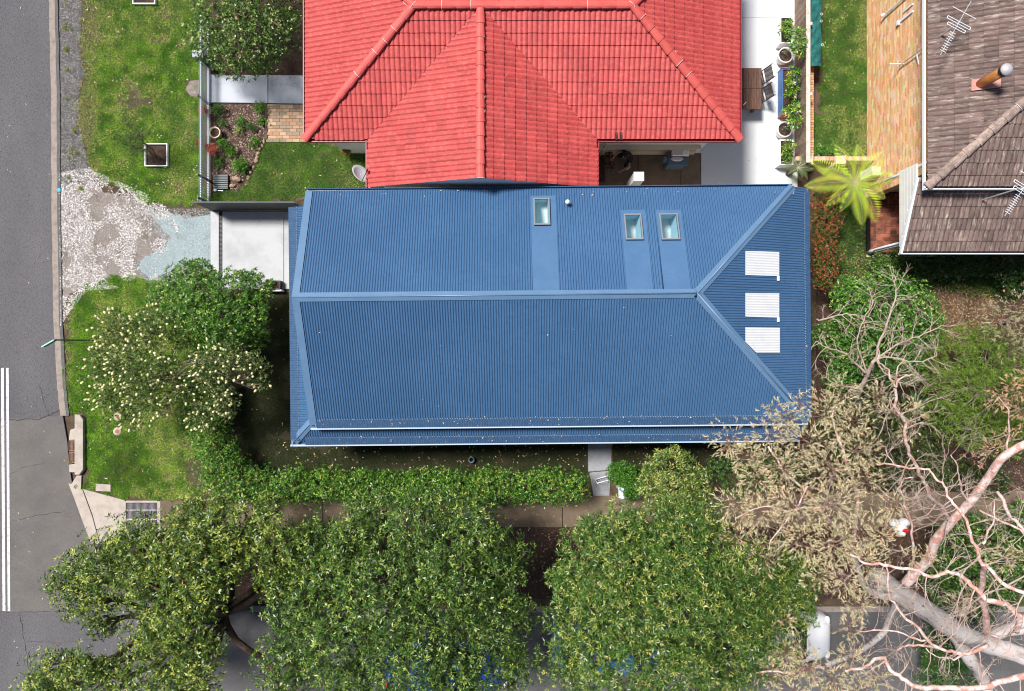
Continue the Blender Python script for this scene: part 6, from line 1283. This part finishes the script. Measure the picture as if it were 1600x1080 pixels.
# ---------------------------------------------------------------- crouching person in the lane
def skin_chain(name, nodes, edges, m, parent, root=0, sub=2):
    me = bpy.data.meshes.new(name); me.from_pydata([n_[0] for n_ in nodes], edges, []); me.materials.append(m); o = bpy.data.objects.new(name, me); COL.objects.link(o); o.parent = parent
    md = o.modifiers.new('skin', 'SKIN'); 
    for i, n_ in enumerate(nodes):
        q = me.skin_vertices[0].data[i]; q.radius = (n_[1], n_[2] if len(n_) > 2 else n_[1]); q.use_root = (i == root)
    sb = o.modifiers.new('sub', 'SUBSURF'); sb.levels = sub; sb.render_levels = sub; md.use_smooth_shade = True; return o
pc = P(980, 250); per = thing('person', 'person in dark clothes and pale shoes crouching forward in the shaded lane', 'person', pc+Vector((0, 0, .04)), rz=math.radians(215))
# local frame: faces +x ; squat, leaning forward
body = [((-.05, 0, .42), .15, .13), ((.05, 0, .60), .14, .12), ((.15, 0, .78), .15, .12), ((.20, 0, .92), .09, .08), ((.24, 0, 1.00), .055),
        ((-.02, .12, .40), .105), ((.34, .20, .52), .075), ((.16, .22, .30), .06), ((.08, .22, .10), .045), ((-.02, -.12, .40), .105), ((.34, -.20, .50), .075), ((.18, -.24, .30), .06), ((.10, -.24, .10), .045),
        ((.17, .20, .88), .06), ((.17, -.20, .88), .06), ((.28, .30, .68), .046), ((.28, -.30, .68), .046)]
skin_chain('clothes', body, [(0, 1), (1, 2), (2, 3), (3, 4), (0, 5), (5, 6), (6, 7), (7, 8), (0, 9), (9, 10), (10, 11), (11, 12), (3, 13), (3, 14), (13, 15), (14, 16)], m_shirt, per)
arm = [((.20, .22, .86), .045), ((.31, .31, .66), .038), ((.50, .27, .52), .03), ((.56, .25, .49), .032)]
for s_ in (1, -1):
    nodes = [((x, y*s_, z), r) for (x, y, z), r in arm]; o = skin_chain('forearm', nodes, [(0, 1), (1, 2), (2, 3)], m_skin, per)
    for k in range(5):
        a = (k-2)*.022; q = [((.565, (.25+a)*s_, .49), .012), ((.61, (.25+a*1.2)*s_, .475), .010), ((.64-.01*abs(k-2), (.25+a*1.2)*s_, .45), .009)]
        if k == 0: q = [((.54, .22*s_, .49), .013), ((.57, .19*s_, .48), .011), ((.60, .185*s_, .465), .010)]
        skin_chain('finger', q, [(0, 1), (1, 2)], m_skin, per, sub=1)
    sh = [((.06, .22*s_ + .02*s_, .045), .045), ((.16, .23*s_+.02*s_, .04), .05, .04), ((.25, .235*s_+.02*s_, .03), .04, .03)]; skin_chain('shoe', sh, [(0, 1), (1, 2)], m_shoe, per)
b = MB(); b.ball((.30, 0, 1.10), .10, .078, .115, 16, 12); hd_ = b.build('head', m_skin, per, True, local=True)
b = MB(); b.ball((.405, 0, 1.09), .02, .014, .022, 8, 6); b.ball((.30, .08, 1.09), .015, .012, .03, 6, 5); b.ball((.30, -.08, 1.09), .015, .012, .03, 6, 5); b.build('nose_and_ears', m_skin, hd_, True, local=True)
b = MB(); b.ball((.39, .035, 1.115), .010, .014, .010, 8, 6); b.ball((.39, -.035, 1.115), .010, .014, .010, 8, 6); b.ball((.393, 0, 1.045), .008, .025, .006, 8, 5); b.build('eyes_and_mouth', m_hair, hd_, True, local=True)
b = MB(); b.ball((.275, 0, 1.13), .115, .095, .115, 16, 12, .03); b.ball((.19, 0, 1.07), .06, .07, .09, 10, 8, .05); b.build('hair', m_hair, per, True, local=True)
# ---------------------------------------------------------------- plastic bags by the path
c = P(1400, 820); t = thing('plastic_bags', 'bundle of white plastic bags with a red corner beside the footpath under the gum tree', 'bags', c); b = MB()
for dx, dy, r in ((-.18, .12, .17), (.16, .14, .17), (.0, -.06, .22), (.05, -.22, .14)): b.ball((c.x+dx, c.y+dy, .22), r, r*.9, .2, 10, 7, .10)
b.build('bag', m_bag, t); b = MB(); b.ball((c.x+.12, c.y-.10, .40), .15, .07, .06, 10, 6, .15); b.build('red_corner', m_redp, t)
# ---------------------------------------------------------------- cars under the trees
def car(px, py, label, col, L=4.3, W_=1.76, rz=0.0):
    c = P(px, py, 0); c.z = -.034; t = thing('parked_car', label, 'car', c, 'cars parked along the side street', rz); mb = M_('car_paint_'+col[0], col[1], .25, spec=.5, coat=.8)
    st = [(-.5, .62, .55, .40), (-.485, .80, .66, .28), (-.44, .90, .74, .22), (-.30, .97, .86, .2), (-.10, 1.0, .90, .18), (.10, 1.0, .90, .18), (.28, .98, .88, .2), (.40, .93, .80, .22), (.46, .84, .70, .25), (.49, .70, .60, .32), (.5, .55, .52, .38)]
    V = []; f = []; K = 13
    for x, wf_, zt, zb in st:
        for k in range(K):
            a = math.pi*k/(K-1); cx = -math.cos(a); sx = math.sin(a); y = W_/2*wf_*math.copysign(abs(cx)**.45, cx); z = zb+(zt-zb)*min(1, sx**.55 if sx > 0 else 0); V.append((x*L, y, z))
    for i in range(len(st)-1):
        for k in range(K-1): f.append((i*K+k, (i+1)*K+k, (i+1)*K+k+1, i*K+k+1))
    f.append(tuple(range(K))); f.append(tuple((len(st)-1)*K+k for k in range(K-1, -1, -1)))
    b = MB(); b.add(V, f); b.build('body', mb, t, True, local=True)
    V = []; f = []; gl = [(-.40, .72, .80), (-.30, .80, 1.24), (-.16, .82, 1.40), (.02, .82, 1.42), (.14, .80, 1.34), (.28, .76, .86)]; K = 9
    for x, wf_, zt in gl:
        for k in range(K):
            a = math.pi*k/(K-1); cx = -math.cos(a); sx = math.sin(a); zz = .78+(zt-.78)*(sx**.4 if sx > 0 else 0); V.append((x*L, W_/2*wf_*math.copysign(abs(cx)**.5, cx)*(1-.18*(zz-.78)/.6), zz))
    for i in range(len(gl)-1):
        for k in range(K-1): f.append((i*K+k, (i+1)*K+k, (i+1)*K+k+1, i*K+k+1))
    b = MB(); b.add(V, f); b.build('window', m_glassd, t, True, local=True)
    b = MB(); V = []; R = [(-.29, .60, 1.262), (-.22, .63, 1.37), (-.12, .64, 1.43), (.02, .64, 1.437), (.08, .63, 1.41), (.13, .60, 1.366)]
    for x, wf_, z in R: V += [(x*L, -W_/2*wf_, z-.03), (x*L, -W_/2*wf_*.6, z), (x*L, W_/2*wf_*.6, z), (x*L, W_/2*wf_, z-.03)]
    b.add(V, [(i*4+k, (i+1)*4+k, (i+1)*4+k+1, i*4+k+1) for i in range(5) for k in range(3)]); b.build('roof', mb, t, True, local=True)
    for sx in (-.31, .32):
        for sy in (-1, 1):
            b = MB(); y = sy*(W_/2-.09); b.tube([(sx*L, y-.1, .31), (sx*L, y+.1, .31)], .31, 20); w_ = b.build('wheel', m_tyre, t, local=True); b = MB(); b.tube([(sx*L, y+sy*.09, .31), (sx*L, y+sy*.108, .31)], .19, 14); b.build('rim', m_steel, w_, local=True)
    for sy in (-1, 1):
        b = MB(); b.ball((.465*L, sy*W_*.33, .60), .10, .16, .07, 10, 6); b.build('headlight', m_bag, t, True, local=True); b = MB(); b.ball((-.475*L, sy*W_*.34, .66), .06, .12, .07, 10, 6); b.build('tail_light', m_redp, t, True, local=True)
        b = MB(); b.ball((.17*L, sy*(W_/2+.06), .93), .07, .09, .06, 8, 6); b.build('mirror', mb, t, True, local=True)
    return t
car(1192, 985, 'white car parked under the leaves with its rounded nose showing left of the asphalt', ('white', (.8, .8, .82)))
car(955, 1000, 'bright blue car glimpsed through the dense round crowned tree', ('blue', (.03, .16, .45)))
car(700, 1030, 'dark blue car almost hidden under the middle street tree', ('navy', (.02, .06, .25)))
